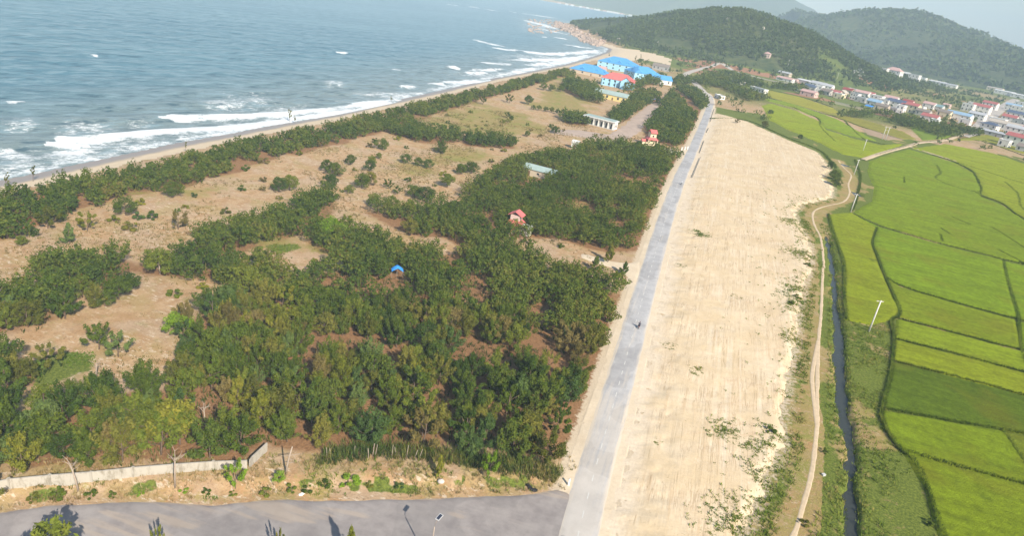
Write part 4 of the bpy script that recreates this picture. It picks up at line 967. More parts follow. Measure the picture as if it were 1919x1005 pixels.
for x, y in zip(hx[ok], hy[ok]):
    h = rngT.uniform(2.5, 6.5); d = math.hypot(x, y); pts.append((x, y, gz(x, y), h, h * .55, 26 if d < 1100 else 10, max(.9, d * .0013), 'round', float(np.clip(nz.mean() * 0 + rngT.normal() * .2 + .35, 0, 1))))
wood('plain_thicket', pts, None, MASSLEAF, 'scattered low green trees and hedges of the plain round the village', 'thicket')

# ---- wind-bitten pines that stick out of the shore belt
wx = [(543, 229, 7.5), (553, 231, 5), (13, 352, 6), (62, 340, 6.5), (348, 284, 5), (246, 300, 4.5), (480, 247, 4.5), (596, 221, 4.5), (666, 207, 4.5), (733, 192, 5.5), (614, 215, 4), (655, 206, 3.6), (785, 180, 4.5), (887, 158, 5), (1141, 108, 9), (1189, 116, 12), (1200, 113, 11), (700, 198, 3.6), (830, 171, 4.2)]
whr = ['rising highest over the breakers', 'beside the highest one over the breakers', 'at the west end of the beach', 'leaning over sand near the west end', 'where the beach narrows', 'bent over the widest dry sand', 'short, before the white surf line', 'next inland after the tallest', 'thin, before the broad surf', 'tuft topped, standing out against white surf', 'tiny, just past the tallest', 'spindly, between two thin ones', 'before the small separate breaker', 'before the far surf', 'behind the blue roofs by the water', 'taller of two behind the blue roofs', 'denser of two behind the blue roofs', 'stubby, ahead of the tuft topped one', 'stunted, past the separate breaker']
for (px, py, h), q in [z for i, z in enumerate(zip(wx, whr)) if i in (0, 1, 2, 3, 4, 9, 14, 15, 16)]:
    tree('windswept_pine', 'wind', at(px, py), 'olive', h * .8, 'wind bitten shore pine ' + q, 'tree', 'wind bitten pines on the beach edge', k=int(px))

# ---- things growing on the verge of the side road
def bare_tree(name, base, h, label, seed, lean=(0, 0), vine=False):
    rng = random.Random(seed); p = at(*base); t = thing(name, label, 'tree', (p[0], p[1], p[2] - .1), 0, 'leafless trees on the verge')
    b = MB(); top = (lean[0], lean[1], h * .8)
    b.tube([(0, 0, 0), (lean[0] * .3, lean[1] * .3, h * .35), top], [.13, .11, .08], 6); b.build('trunk', PALEBARK, t, smooth=True)
    c = MB()
    for k in range(7):
        a = k * 2.4 + rng.random(); z = h * (.62 + .16 * rng.random()) if k < 4 else h * .8
        L = h * rng.uniform(.14, .24); f = z / (h * .8)
        m = (lean[0] * f + math.cos(a) * L * .6, lean[1] * f + math.sin(a) * L * .6, z + L * .35)
        c.tube([(lean[0] * f, lean[1] * f, z), m, (m[0] + math.cos(a + .5) * L * .5, m[1] + math.sin(a + .5) * L * .5, m[2] + L * .45)], [.05, .035, .012], 4)
        c.tube([m, (m[0] + math.cos(a - .9) * L * .5, m[1] + math.sin(a - .9) * L * .5, m[2] + L * .15)], [.03, .01], 4)
    c.build('branches', PALEBARK, t)
    return t
bare_tree('bare_tree', (328, 915), 6.4, 'tall leafless tree with forked twigs in front of the boundary wall', 1, (.1, .1))
bare_tree('bare_tree', (147, 921), 5.4, 'leafless leaning tree with vines on its trunk by the west part of the wall', 4, (-.9, .2))
bare_tree('bare_tree', (385, 805), 5.0, 'grey dead branching tree in the gap behind the wall', 6, (-.2, 0))
bare_tree('bare_tree', (180, 712), 4.0, 'thin dead snag beside the bright weeds', 8, (.3, 0))
for px, py, h, tone, st, s, lab in [(441, 916, 4.9, 'bright green', 'airy', .62, 'bright green young roadside tree in front of the wall corner'), (523, 906, 2.2, 'bright green', 'round', .8, 'small bright sapling in front of the forked post'),
    (821, 895, 4.2, 'yellowish', 'cone', .6, 'narrow yellow green sapling beside the pale round stone'), (915, 897, 5.2, 'bright green', 'airy', .55, 'bright green thin sapling in front of the dark cane'), (653, 1062, 6.9, 'yellowish', 'cone', .42, 'yellow green young tree rising from the near edge of the side road'),
    (297, 1046, 5.2, 'yellowish', 'airy', .30, 'slim young tree with few yellow leaves by the near edge of the side road'), (104, 1082, 8.4, 'mid green', 'airy', .85, 'large green tree overhanging the side road at the west corner'), (522, 1054, 5.4, 'olive', 'airy', .22, 'nearly leafless young tree between the two yellow ones by the side road'),
    (-28, 958, 4.6, 'olive', 'airy', 1, 'dull tree at the far west end of the verge'), (1118, 1130, 7.5, 'mid green', 'feather', .8, 'roadside tree at the near end of the main road')]:
    tree('young_tree', st, at(px, py), tone, h, lab, 'tree', 'young trees on the verges', sxy=s)
for i, (px, py, h, tone, lab) in enumerate([(497, 925, 1.1, 'mid green', 'dark green tuft bush on the verge nearest the wall corner'), (545, 922, 1.3, 'mid green', 'dark verge bush west of the white litter'), (574, 920, 1.0, 'mid green', 'verge bush just east of the white litter'), (609, 912, 1.2, 'mid green', 'green verge bush at the foot of the pale bank'), (652, 908, 1.8, 'bright green', 'bright rounded bush against the pale bank'),
    (745, 914, 1.1, 'bluish green', 'grey green bush under the middle of the bank'), (690, 912, .9, 'olive', 'dry low bush between the bright one and the grey green one'), (170, 932, 1.0, 'mid green', 'verge bush right of the vine covered tree'), (210, 932, .9, 'mid green', 'verge bush beside the road edge, before the wall'), (265, 928, .8, 'bright green', 'low verge bush short of the tall leafless tree'), (345, 924, .9, 'bright green', 'low bush at the foot of the tall leafless tree'), (385, 925, 1.0, 'mid green', 'verge bush between the tall leafless tree and the bright young tree'), (60, 940, 1.2, 'olive', 'dull verge bush near the west end'), (110, 930, 1.6, 'mid green', 'shaded bush under the vine covered tree'), (435, 928, .7, 'mid green', 'little tuft at the foot of the bright young tree')]):
    tree('bush', 'lump', at(px, py), tone, h * .85, lab, 'bush', 'bushes on the verge of the side road', sxy=1.3)

cl = []
for _ in range(4000):
    x, y = rT.uniform(-135, 75), rT.uniform(85, 400)
    if any(sdist(np.array([x]), np.array([y]), pl)[0] > -1.5 for pl in GROVEW.values()): continue
    if shore_sd(np.array([x]), np.array([y]))[0] < 40 or x > np.interp(y, ROADC[:100, 1], ROADC[:100, 0]) - 12: continue
    if y < 105 or any(math.hypot(x - a, y - b) < 4 for a, b in TREES) or fbm(x, y, 25, 2) < .45: continue
    cl.append((x, y))
    if len(cl) > 74: break
fam = {}
for x, y in cl:
    tone = rT.choice(['olive', 'dark green', 'brownish', 'mid green', 'yellowish']); m = min(MARKW, key=lambda a: math.hypot(MARKW[a][0] - x, MARKW[a][1] - y)); dx, dy = x - MARKW[m][0], y - MARKW[m][1]
    side = ('beyond' if dy > 0 else 'before') if abs(dy) > abs(dx) else ('roadward of' if dx > 0 else 'seaward of'); h = rT.uniform(.7, 2.1); size = 'small' if h < 1.3 else 'taller'
    fam.setdefault((size, tone, side, m), []).append((math.hypot(dx, dy), x, y, h))
for (size, tone, side, m), L in fam.items():
    for i, (d, x, y, h) in enumerate(sorted(L)):
        rk = '' if len(L) == 1 else ', %s of %s outward' % (ORD[i], NUMW[len(L)])
        tree('bush', 'lump', (x, y, gz(x, y)), tone, h, '%s %s bush %s %s%s' % (size, tone, side, m, rk), 'bush', 'bushes and weeds in the open', rng=rT, sxy=rT.uniform(.9, 1.4))

# ---- grass and cane
def blades(pts, h, w, rng, spread=.35, n=7):
    c = np.repeat(np.asarray(pts), n, 0); m = len(c); a = rng.uniform(0, 2 * PI, m); hh_ = h * rng.uniform(.5, 1.2, m); d = np.stack([np.cos(a), np.sin(a)], -1)
    base = c.copy(); base[:, :2] += d * rng.uniform(0, spread, (m, 1)); e = np.stack([-d[:, 1], d[:, 0]], -1) * w
    tip = base.copy(); tip[:, :2] += d * (hh_ * rng.uniform(.2, .7, m))[:, None]; tip[:, 2] += hh_
    mid = (base + tip) / 2; mid[:, 2] += hh_ * .18
    v = np.stack([base - np.pad(e, ((0, 0), (0, 1))), base + np.pad(e, ((0, 0), (0, 1))), mid + np.pad(e, ((0, 0), (0, 1))) * .8, tip, mid - np.pad(e, ((0, 0), (0, 1))) * .8], 1).reshape(-1, 3)
    i = np.arange(m)[:, None] * 5
    return v, np.concatenate([i + np.array([[0, 1, 2, 4]]), i + np.array([[4, 2, 3, 3]])]) if False else np.concatenate([i + np.array([[0, 1, 2]]), i + np.array([[0, 2, 4]]), i + np.array([[4, 2, 3]])])
def grass_stuff(name, pts, h, w, mat, label, cat, n=7, spread=.35, seed=1, dz=0.0):
    rng = np.random.default_rng(seed); pts = np.asarray(pts)
    z = height(pts[:, 0], pts[:, 1]); q = np.column_stack([pts, z - .05 + dz])
    v, f = blades(q, h, w, rng, spread, n)
    tint = np.repeat(np.clip(np.repeat((fbm(pts[:, 0], pts[:, 1], 9, 3) - .5) * 1.9 + .52, n) + rng.normal(size=len(pts) * n) * .12, 0, 1), 5)
    return tag(link(name, new_mesh(name, v, f, [mat], {'tint': tint})), label, cat, None, 'stuff')
CANEM = leaf_material('cane_leaves', [(0, (.03, .06, .012)), (.5, (.075, .115, .022)), (.8, (.15, .16, .036)), (1, (.26, .21, .07))], 'tint')
q = scatter(P2([(600, 884), (700, 870), (800, 876), (900, 890), (960, 902), (1040, 905), (1056, 892), (1000, 880), (900, 866), (800, 852), (700, 846), (605, 858)]), .62, rngT)
grass_stuff('cane_thicket', q, 1.6, .05, CANEM, 'dark green cane thicket along the foot of the near grove', 'cane', 9, .35)
GRM = leaf_material('verge_grass', [(0, (.06, .11, .015)), (.45, (.13, .19, .025)), (.75, (.21, .24, .04)), (1, (.32, .26, .09))], 'tint')
BNM = leaf_material('bund_grass_leaves', [(0, (.045, .08, .010)), (.5, (.09, .135, .016)), (1, (.17, .20, .03))], 'tint')
DRYM = leaf_material('dry_grass', [(0, (.20, .14, .05)), (.4, (.32, .24, .10)), (.7, (.42, .32, .17)), (1, (.18, .19, .05))], 'tint')
q = rngT.uniform((-62, 62), (16, 104), (9000, 2)); d_, _ = seg_dist(q[:, 0], q[:, 1], SIDE); up_ = q[:, 1] > np.interp(q[:, 0], SIDE[:, 0], SIDE[:, 1])
q = q[up_ & (d_ > .5) & (d_ < 8.5)]; gq = q[(fbm(q[:, 0], q[:, 1], 4, 3) > .55) & (rngT.random(len(q)) < .7)]; q = q[fbm(q[:, 0], q[:, 1], 5, 3) > .40]
grass_stuff('verge_grass', gq[:2600], .45, .05, GRM, 'green tufts of grass along the edge of the side road', 'grass', 8, .4)
grass_stuff('dry_grass', q, .5, .035, DRYM, 'dry straw coloured grass on the verge between wall and side road', 'grass', 8, .3)
# banks of the ditch and the rice bunds
q = rngT.uniform((44, 70), (190, 330), (76000, 2))
d_, par = seg_dist(q[:, 0], q[:, 1], CANAL); inr = np.zeros(len(q), bool)
for pw in PLW: inr |= sdist(q[:, 0], q[:, 1], pw) > .4
td_, _ = seg_dist(q[:, 0], q[:, 1], track_e)
ld_ = sdist(q[:, 0], q[:, 1], LOT)
w_ = np.interp(par, np.arange(len(CANALW)), CANALW)
k_ = (~inr) & (d_ > w_ - .1) & (d_ < 16) & (td_ > 2.0) & (ld_ < -1.5) & (rngT.random(len(q)) < np.where(d_ < 2.5, 1, .75) * np.where(d_ < 2.5, 1, ss(.40, .60, fbm(q[:, 0], q[:, 1], 8, 4))))
grass_stuff('ditch_grass', q[k_], .5, .055, GRM, 'rank green grass on both banks of the ditch', 'grass', 7, .5)
BUNDS = [[(1600, 402), (1651, 425), (1762, 457), (1818, 471), (1880, 487), (1919, 496), (2040, 528)], [(1662, 522), (1690, 537), (1780, 565), (1902, 598), (2040, 634)], [(1683, 598), (1790, 625), (1907, 656), (2040, 690)], [(1678, 636), (1800, 667), (1919, 698), (2040, 731)], [(1671, 678), (1800, 710), (1919, 742), (2040, 774)], [(1655, 767), (1780, 790), (1919, 815), (2040, 838)],
         [(1699, 848), (1800, 877), (1919, 909), (2040, 940)], [(1880, 811), (1921, 872), (1954, 914)], [(1880, 489), (1889, 532), (1907, 590), (1913, 655), (1925, 690)], [(1643, 428), (1634, 456), (1643, 480), (1659, 522), (1686, 584), (1670, 603), (1675, 637), (1672, 679), (1668, 710), (1655, 757), (1653, 790), (1680, 838), (1712, 867), (1738, 919), (1758, 982), (1780, 1030)],
         [(1552, 402), (1562, 437), (1572, 465), (1582, 500), (1582, 560), (1586, 600)], [(1783, 408), (1818, 423)], [(1762, 429), (1781, 441)], [(1762, 441), (1766, 455)], [(1856, 427), (1875, 438), (1919, 467)], [(1870, 470), (1919, 495)], [(1882, 342), (1905, 362), (1912, 387), (1919, 395)], [(1788, 305), (1821, 321), (1836, 350), (1835, 364)], [(1825, 359), (1839, 368), (1877, 382), (1919, 411), (2040, 462)], [(1754, 310), (1762, 325), (1753, 336), (1790, 352), (1825, 360)], [(1694, 333), (1694, 344)], [(1748, 291), (1790, 304), (1832, 318), (1919, 345)],
         [(1640, 378), (1762, 411), (1919, 452), (2040, 484)], [(1642, 350), (1752, 381), (1840, 404), (1919, 426)], [(1632, 312), (1740, 338), (1825, 360)], [(1760, 286), (1919, 331)], [(1800, 306), (1919, 347)], [(1833, 332), (1919, 366)],
         [(1440, 188), (1485, 201), (1532, 222), (1537, 238), (1565, 266)], [(1583, 227), (1598, 243), (1619, 261), (1660, 272)], [(1440, 183), (1500, 202), (1560, 218), (1620, 240), (1690, 262)], [(1330, 222), (1400, 226), (1470, 256), (1535, 282), (1560, 310)], [(1440, 168), (1500, 181), (1560, 201)], [(1800, 258), (1850, 268), (1919, 292)], [(1712, 268), (1760, 264)], [(1640, 292), (1690, 277), (1705, 273)], [(1602, 300), (1612, 330), (1606, 370), (1596, 396)]]
bp = []
for bi, L in enumerate(BUNDS):
    w_ = catmull(P2(L), 6); s_ = np.concatenate([[0], np.cumsum(np.hypot(*np.diff(w_, axis=0).T))]); dm = math.hypot(*w_.mean(0)); st_ = max(.2, dm / 1000)
    qq = np.arange(0, s_[-1], st_); thin = bi < 8 or L[0] in ((1640, 378), (1642, 350), (1632, 312), (1760, 286), (1800, 306), (1833, 332)); wd_ = (.07 if thin else .10) if dm < 300 else .36 if dm < 480 else .8
    wob = (fbm(qq + hash(len(L)) % 7 * 31, qq * 0, 9, 3) - .5) * wd_ * 3
    for r_ in range((1 if thin else 2) if dm < 300 else (1 if thin else 3)):
        bp.append(np.column_stack([np.interp(qq, s_, w_[:, 0]) + rngT.normal(size=len(qq)) * wd_ * .6 + wob * .3, np.interp(qq, s_, w_[:, 1]) + rngT.normal(size=len(qq)) * wd_ * .6]))
bp = np.concatenate(bp)
grass_stuff('bund_grass', bp, .82, .05, BNM, 'dark strips of grass on the bunds between the rice plots', 'grass', 7, .35)
q = rngT.uniform((30, 84), (150, 330), (120000, 2)); ld_ = sdist(q[:, 0], q[:, 1], LOT); rx_ = np.interp(q[:, 1], ROADC[:100, 1], ROADC[:100, 0]); fr = (q[:, 0] - rx_) / (q[:, 0] - rx_ + np.maximum(ld_, .01))
wd = np.zeros(len(q))
for (cx, cy), r in [((1385, 825), 4.5), ((1420, 848), 4), ((1362, 808), 2.5), ((1440, 815), 2), ((1365, 960), 3), ((1400, 965), 4), ((1425, 955), 3.5), ((1440, 900), 3), ((1340, 1000), 3), ((1400, 1000), 5), ((1255, 650), 1.5), ((1300, 690), 1.5), ((1485, 575), 3.5), ((1495, 545), 4), ((1500, 640), 4), ((1480, 560), 4), ((1500, 480), 5), ((1490, 420), 5), ((1310, 440), 3)]:
    c = plane(cx, cy)[:2]; r *= 1.25; wd = np.maximum(wd, ss(r * 1.4, r * .3, np.hypot(q[:, 0] - c[0], q[:, 1] - c[1])))
pb = np.where(ld_ > -4, .9 * wd * ss(.38, .50, fbm(q[:, 0], q[:, 1], 2.2, 3)) + .55 * ss(7, -2, ld_) * ss(.54, .64, fbm(q[:, 0], q[:, 1], 2.6, 3)) + .06 * ss(.5, .9, fr) * ss(.56, .66, fbm(q[:, 0], q[:, 1], 3, 3)), 0) * (ld_ > -4)
q = q[(rngT.random(len(q)) < pb) & (seg_dist(q[:, 0], q[:, 1], ROADC)[0] > 9)]; lz = np.minimum(.30 * np.maximum(sdist(q[:, 0], q[:, 1], LOT), 0), .5)
grass_stuff('lot_weeds', q, .38, .065, GRM, 'straggling green weeds on the crumbling east edge of the sand lot', 'weeds', 6, .4, 1, lz)
# weeds: bright creeping patch in the western clearing, undergrowth under the grove
q = np.concatenate([scatter(P2(GREENS[0]), .55, rngT), scatter(P2(GREENS[1]), .7, rngT)])
q = q[fbm(q[:, 0], q[:, 1], 3, 2) > .42]
BRM = leaf_material('weed_leaves', [(0, (.06, .11, .012)), (.5, (.13, .20, .025)), (1, (.22, .26, .05))], 'tint')
grass_stuff('creeping_weeds', q, .35, .06, BRM, 'bright green creeping weeds in the western clearing', 'weeds', 8, .4)
q = rngT.uniform((-150, 90), (70, 420), (60000, 2)); cl = np.ones(len(q), bool)
for pl in GROVEW.values(): cl &= sdist(q[:, 0], q[:, 1], pl) < 0
cl &= (shore_sd(q[:, 0], q[:, 1]) > 26) & (q[:, 0] < np.interp(q[:, 1], ROADC[:100, 1], ROADC[:100, 0]) - 9)
q = q[cl & (fbm(q[:, 0], q[:, 1], 10, 3) + rngT.normal(size=len(q)) * .05 > .55)][:9000]
SCM = leaf_material('scrub_leaves', [(0, (.10, .10, .03)), (.4, (.20, .16, .06)), (.8, (.30, .22, .10)), (1, (.12, .14, .035))], 'tint')
grass_stuff('dry_scrub', q, .45, .06, SCM, 'dry tufts and low scrub scattered over the sandy clearings', 'scrub', 7, .5)
q = np.concatenate([scatter(GROVEW[k], 1.5, rngT) for k in ('near', 'link', 'westnear', 'west', 'west2', 'west3', 'band', 'band2')])
q = q[(fbm(q[:, 0], q[:, 1], 8, 3) > .47) & (rngT.random(len(q)) < .7) & (np.abs(q[:, 0] - np.interp(q[:, 1], ROADC[:100, 1], ROADC[:100, 0])) > 10)]
UGM = leaf_material('undergrowth_leaves', [(0, (.03, .055, .012)), (.5, (.075, .10, .022)), (.8, (.14, .125, .035)), (1, (.22, .15, .06))], 'tint')
grass_stuff('undergrowth', q, .8, .07, UGM, 'low scrubby undergrowth between the casuarina trunks', 'undergrowth', 9, .6)

# ------------------------------------------------------------------ buildings
def scale_at(p): return depth(p) / F           # metres per survey pixel at that place
COLS = {'white': (.74, .72, .68), 'cream': (.66, .58, .40), 'beige': (.52, .44, .34), 'pale blue': (.34, .60, .78), 'light grey': (.52, .51, .50), 'pink wall': (.62, .46, .40), 'grey': (.36, .36, .36), 'concrete': (.46, .43, .39), 'yellow': (.74, .60, .26)}
ROOFS = {'blue': (.09, .33, .66), 'red': (.42, .13, .12), 'pink red': (.64, .16, .15), 'dark red': (.30, .06, .05), 'slate': (.09, .12, .19), 'light grey': (.46, .47, .49), 'brown grey': (.25, .21, .18), 'light blue': (.28, .42, .56), 'teal grey': (.22, .34, .36), 'white': (.68, .68, .67), 'pale pink': (.56, .36, .33), 'green grey': (.33, .42, .40), 'beige': (.50, .44, .37)}
GLASS = NT('window_glass'); GLASS.bsdf((.035, .045, .055), .15, .5)
FRAME = plain('white_frame', (.62, .62, .60), .6, .3, 0, .1)
def wall_mat(c): return plain('wall_' + c.replace(' ', '_'), COLS[c], .85, .2, 0, .16, .7)
def roof_mat(c):
    n = 'roof_' + c.replace(' ', '_')
    if n in M: return M[n]
    t = NT(n); p = t.n('ShaderNodeTexCoord').outputs['Object']
    w = t.n('ShaderNodeTexWave', wave_type='BANDS', bands_direction='X'); t.put(w.inputs['Vector'], p); w.inputs['Scale'].default_value = 1.3; w.inputs['Distortion'].default_value = 0
    c_ = t.mul(ROOFS[c], t.math('MULTIPLY_ADD', t.noise(p, .6, 5, .65), .5, .74))
    t.bsdf(c_, .6, .3, t.bump(w.outputs['Fac'], .06, .6)); M[n] = t.mat; return t.mat
def roof_mb(kind, w, d, h, rise, ov=.45, th=.16):
    b = MB(); X0, X1, Y0, Y1 = -w / 2 - ov, w / 2 + ov, -d / 2 - ov, d / 2 + ov
    if kind == 'flat':
        b.box(X0 + ov - .1, X1 - ov + .1, Y0 + ov - .1, Y1 - ov + .1, h, h + .25)
        for x0, x1, y0, y1 in ((X0 + ov - .12, X1 - ov + .12, Y0 + ov - .12, Y0 + ov + .12), (X0 + ov - .12, X1 - ov + .12, Y1 - ov - .12, Y1 - ov + .12), (X0 + ov - .12, X0 + ov + .12, Y0 + ov + .13, Y1 - ov - .13), (X1 - ov - .12, X1 - ov + .12, Y0 + ov + .13, Y1 - ov - .13)):
            b.box(x0, x1, y0, y1, h + .253, h + .85)
        return b
    if kind == 'shed':
        v = [(X0, Y0, h), (X1, Y0, h), (X1, Y1, h + rise), (X0, Y1, h + rise)]; tris = [(0, 1, 2, 3)]
    elif kind == 'gable':
        v = [(X0, Y0, h), (X1, Y0, h), (X1, Y1, h), (X0, Y1, h), (X0, 0, h + rise), (X1, 0, h + rise)]; tris = [(0, 1, 5, 4), (2, 3, 4, 5)]
    else:
        e = min(d * .5, w * .42)
        v = [(X0, Y0, h), (X1, Y0, h), (X1, Y1, h), (X0, Y1, h), (X0 + e, 0, h + rise), (X1 - e, 0, h + rise)]; tris = [(0, 1, 5, 4), (1, 2, 5), (2, 3, 4, 5), (3, 0, 4)]
    n = len(v); b.add(v, tris)
    b.add([(x, y, z - th) for x, y, z in v], [tuple(reversed(t)) for t in tris])
    edges = {}
    for t in tris:
        for i in range(len(t)): a, c = t[i], t[(i + 1) % len(t)]; edges[(a, c)] = 1
    for (a, c) in list(edges):
        if (c, a) not in edges: b.f.append((c, a, a + n, c + n)); b.m.append(0)
    return b
def walls_mb(kind, w, d, h, rise, base=-1.0):
    b = MB(); t = .0
    if kind == 'gable':
        v = [(-w / 2, -d / 2, base), (w / 2, -d / 2, base), (w / 2, d / 2, base), (-w / 2, d / 2, base), (-w / 2, -d / 2, h), (w / 2, -d / 2, h), (w / 2, d / 2, h), (-w / 2, d / 2, h), (-w / 2, 0, h + rise * d / (d + .9)), (w / 2, 0, h + rise * d / (d + .9))]
        b.add(v, [(0, 1, 5, 4), (1, 2, 6, 9, 5), (2, 3, 7, 6), (3, 0, 4, 8, 7)])
    elif kind == 'shed':
        v = [(-w / 2, -d / 2, base), (w / 2, -d / 2, base), (w / 2, d / 2, base), (-w / 2, d / 2, base), (-w / 2, -d / 2, h), (w / 2, -d / 2, h), (w / 2, d / 2, h + rise * .95), (-w / 2, d / 2, h + rise * .95)]
        b.add(v, [(0, 1, 5, 4), (1, 2, 6, 5), (2, 3, 7, 6), (3, 0, 4, 7)])
    else: b.box(-w / 2, w / 2, -d / 2, d / 2, base, h - .02)
    return b
def openings(t, w, d, h, storeys, nw, mat=None, side=True, door=True):
    """windows with frames on the front and the right gable end, one door"""
    mat = mat or GLASS.mat; hs = h / storeys
    for s in range(storeys):
        for i in range(nw):
            x = -w / 2 + (i + .5) * w / nw
            isdoor = door and s == 0 and i == nw // 2
            ww, z0, z1 = (min(1.1, w / nw * .5), .05, 2.1) if isdoor else (min(1.5, w / nw * .55), s * hs + hs * .34, s * hs + hs * .78)
            o = MB().box(x - ww / 2, x + ww / 2, -d / 2 - .05, -d / 2 + .05, z0, z1).build('door' if isdoor else 'window', mat if not isdoor else plain('door_wood', (.16, .09, .05), .6, .3), t)
            if not isdoor and w < 30:
                f = MB(); f.box(x - ww / 2 - .12, x + ww / 2 + .12, -d / 2 - .16, -d / 2 - .051, z0 - .12, z0 - .01); f.box(x - ww / 2 - .12, x + ww / 2 + .12, -d / 2 - .12, -d / 2 - .051, z1 + .01, z1 + .1); f.build('frame', FRAME, o)
        if side:
            for k in (-1, 1):
                y = k * d * .22; ww = min(1.2, d * .2)
                for q in (1, -1):
                    MB().box(q * w / 2 - .05, q * w / 2 + .05, y - ww / 2, y + ww / 2, s * hs + hs * .34, s * hs + hs * .78).build('window', mat, t)
def house(name, label, px, py, w, d, h, rise, kind, wc, rc, yaw, group=None, storeys=1, nw=3, wins=True, dy=0.0, z=None, door=True, cat='house'):
    p = at(px, py); z = p[2] if z is None else z
    t = thing(name, label, cat, (p[0], p[1], z), yaw, group)
    walls_mb(kind, w, d, h, rise).build('wall', wall_mat(wc), t)
    r = roof_mb(kind, w, d, h, rise).build('roof', roof_mat(rc), t)
    if wins: openings(t, w, d, h, storeys, nw, door=door)
    return t, r
def yaw_px(a, b):
    A, B = at(*a), at(*b); return math.atan2(B[1] - A[1], B[0] - A[0])

# ---- the blue roofed buildings at the end of the beach
YB = yaw_px((1130, 160), (1165, 170)) ; YR = math.radians(-12)
GB = 'blue roofed buildings by the beach'
def wing(label, px, py, w, d, h, rise, kind, wc, rc, yaw, storeys=1, nw=4, group=GB):
    t, r = house('resort_building', label, px, py, w, d, h, rise, kind, wc, rc, yaw, group, storeys, nw, cat='building'); return t, r
t, r = wing('low wide building with bright blue hipped roof, nearest the sea', 1104, 139, 36, 24, 3.6, 6.0, 'hip', 'beige', 'blue', math.radians(-16))
for x, y in ((-6, -9), (9, -7.5), (15, -4)): b = MB(); b.add([(x - 2.2, y - 1.2, 5.2), (x + 2.2, y - 1.2, 5.2), (x, y - 1.2, 7.4), (x, y + 5.5, 7.4), (x - 2.2, y + 1.5, 5.2), (x + 2.2, y + 1.5, 5.2)], [(0, 1, 2), (0, 2, 3, 4), (2, 1, 5, 3)]); b.build('dormer', roof_mat('blue'), r)
t, r = wing('largest blue hipped roof, behind the pink red one', 1158, 130, 44, 30, 7.0, 6.5, 'hip', 'pale blue', 'blue', math.radians(-14), 2, 6)
for x, y in ((-10, -11), (2, -11), (12, -10)): b = MB(); b.add([(x - 2.4, y - 1.5, 8.6), (x + 2.4, y - 1.5, 8.6), (x, y - 1.5, 11.2), (x, y + 6, 11.2), (x - 2.4, y + 1.5, 8.6), (x + 2.4, y + 1.5, 8.6)], [(0, 1, 2), (0, 2, 3, 4), (2, 1, 5, 3)]); b.build('dormer', roof_mat('blue'), r)
t, r = wing('blue roofed block with pale blue gabled walls, landward of the largest one', 1202, 148, 32, 22, 7.0, 6.0, 'hip', 'pale blue', 'blue', math.radians(24), 2, 4)
b = MB(); b.add([(-16.3, -11.6, 7.1), (-7, -11.6, 7.1), (-11.6, -11.6, 10.8), (-11.6, 0, 12.4), (-16.3, -4, 7.1), (-7, -4, 9.0)], [(0, 1, 2), (0, 2, 3, 4), (2, 1, 5, 3)]); b.build('front_gable', roof_mat('blue'), r)
t, r = wing('pale blue building with pink red roof and white front gable', 1157, 162, 30, 17, 6.6, 5.2, 'hip', 'pale blue', 'pink red', math.radians(-10), 2, 6)
b = MB(); b.add([(3, -13.5, -1), (12, -13.5, -1), (12, -8.6, -1), (3, -8.6, -1), (3, -13.5, 6.6), (12, -13.5, 6.6), (12, -8.6, 6.6), (3, -8.6, 6.6), (7.5, -13.5, 10.2)], [(0, 1, 5, 8, 4), (1, 2, 6, 5), (3, 0, 4, 7)]); pw = b.build('porch', wall_mat('pale blue'), t)
b = MB(); b.add([(2.5, -14, 6.3), (7.5, -14, 10.5), (12.5, -14, 6.3), (12.5, -6, 6.3), (7.5, -1.5, 10.5), (2.5, -6, 6.3)], [(0, 1, 4, 5), (1, 2, 3, 4)]); b.build('porch_roof', roof_mat('pink red'), t)
MB().box(6.5, 8.5, -13.6, -13.44, 4.2, 6.4).build('window', GLASS.mat, pw)
for x in (-13.5, -6, -1): MB().box(x - .5, x + .5, -9.6, -8.6, -1, 6.2).build('pillar', wall_mat('pale blue'), t)
wing('small white walled building with blue gabled roof, apart on the landward side', 1236, 156, 21, 15, 4.6, 4.0, 'gable', 'white', 'blue', math.radians(8), 1, 3)
wing('narrow pale pink house squeezed between two blue roofs', 1127, 139, 8, 10, 5.6, 2.6, 'gable', 'pink wall', 'pale pink', math.radians(-14), 1, 2)
house('yellow_building', 'long cream building with grey green roof and yellow gable, below the red roof', 1145, 186, 27, 9, 4.0, 2.6, 'gable', 'yellow', 'green grey', math.radians(-22), None, 1, 6, cat='building')
house('beach_house', 'grey weathered house beside the sand cove', 1238, 131, 20, 12, 5.0, 3, 'gable', 'grey', 'brown grey', math.radians(-20), None, 1, 4)
b = thing('canopy', 'dark canopy on posts at the far end of the paved yard', 'canopy', at(1230, 193), math.radians(10))
MB().box(-6, 6, -3.5, 3.5, 2.9, 3.1).build('roof', roof_mat('slate'), b)
for x in (-5.5, 5.5):
    for y in (-3, 3): MB().tube([(x, y, 0), (x, y, 2.89)], .12, 6).build('post', FRAME, b)

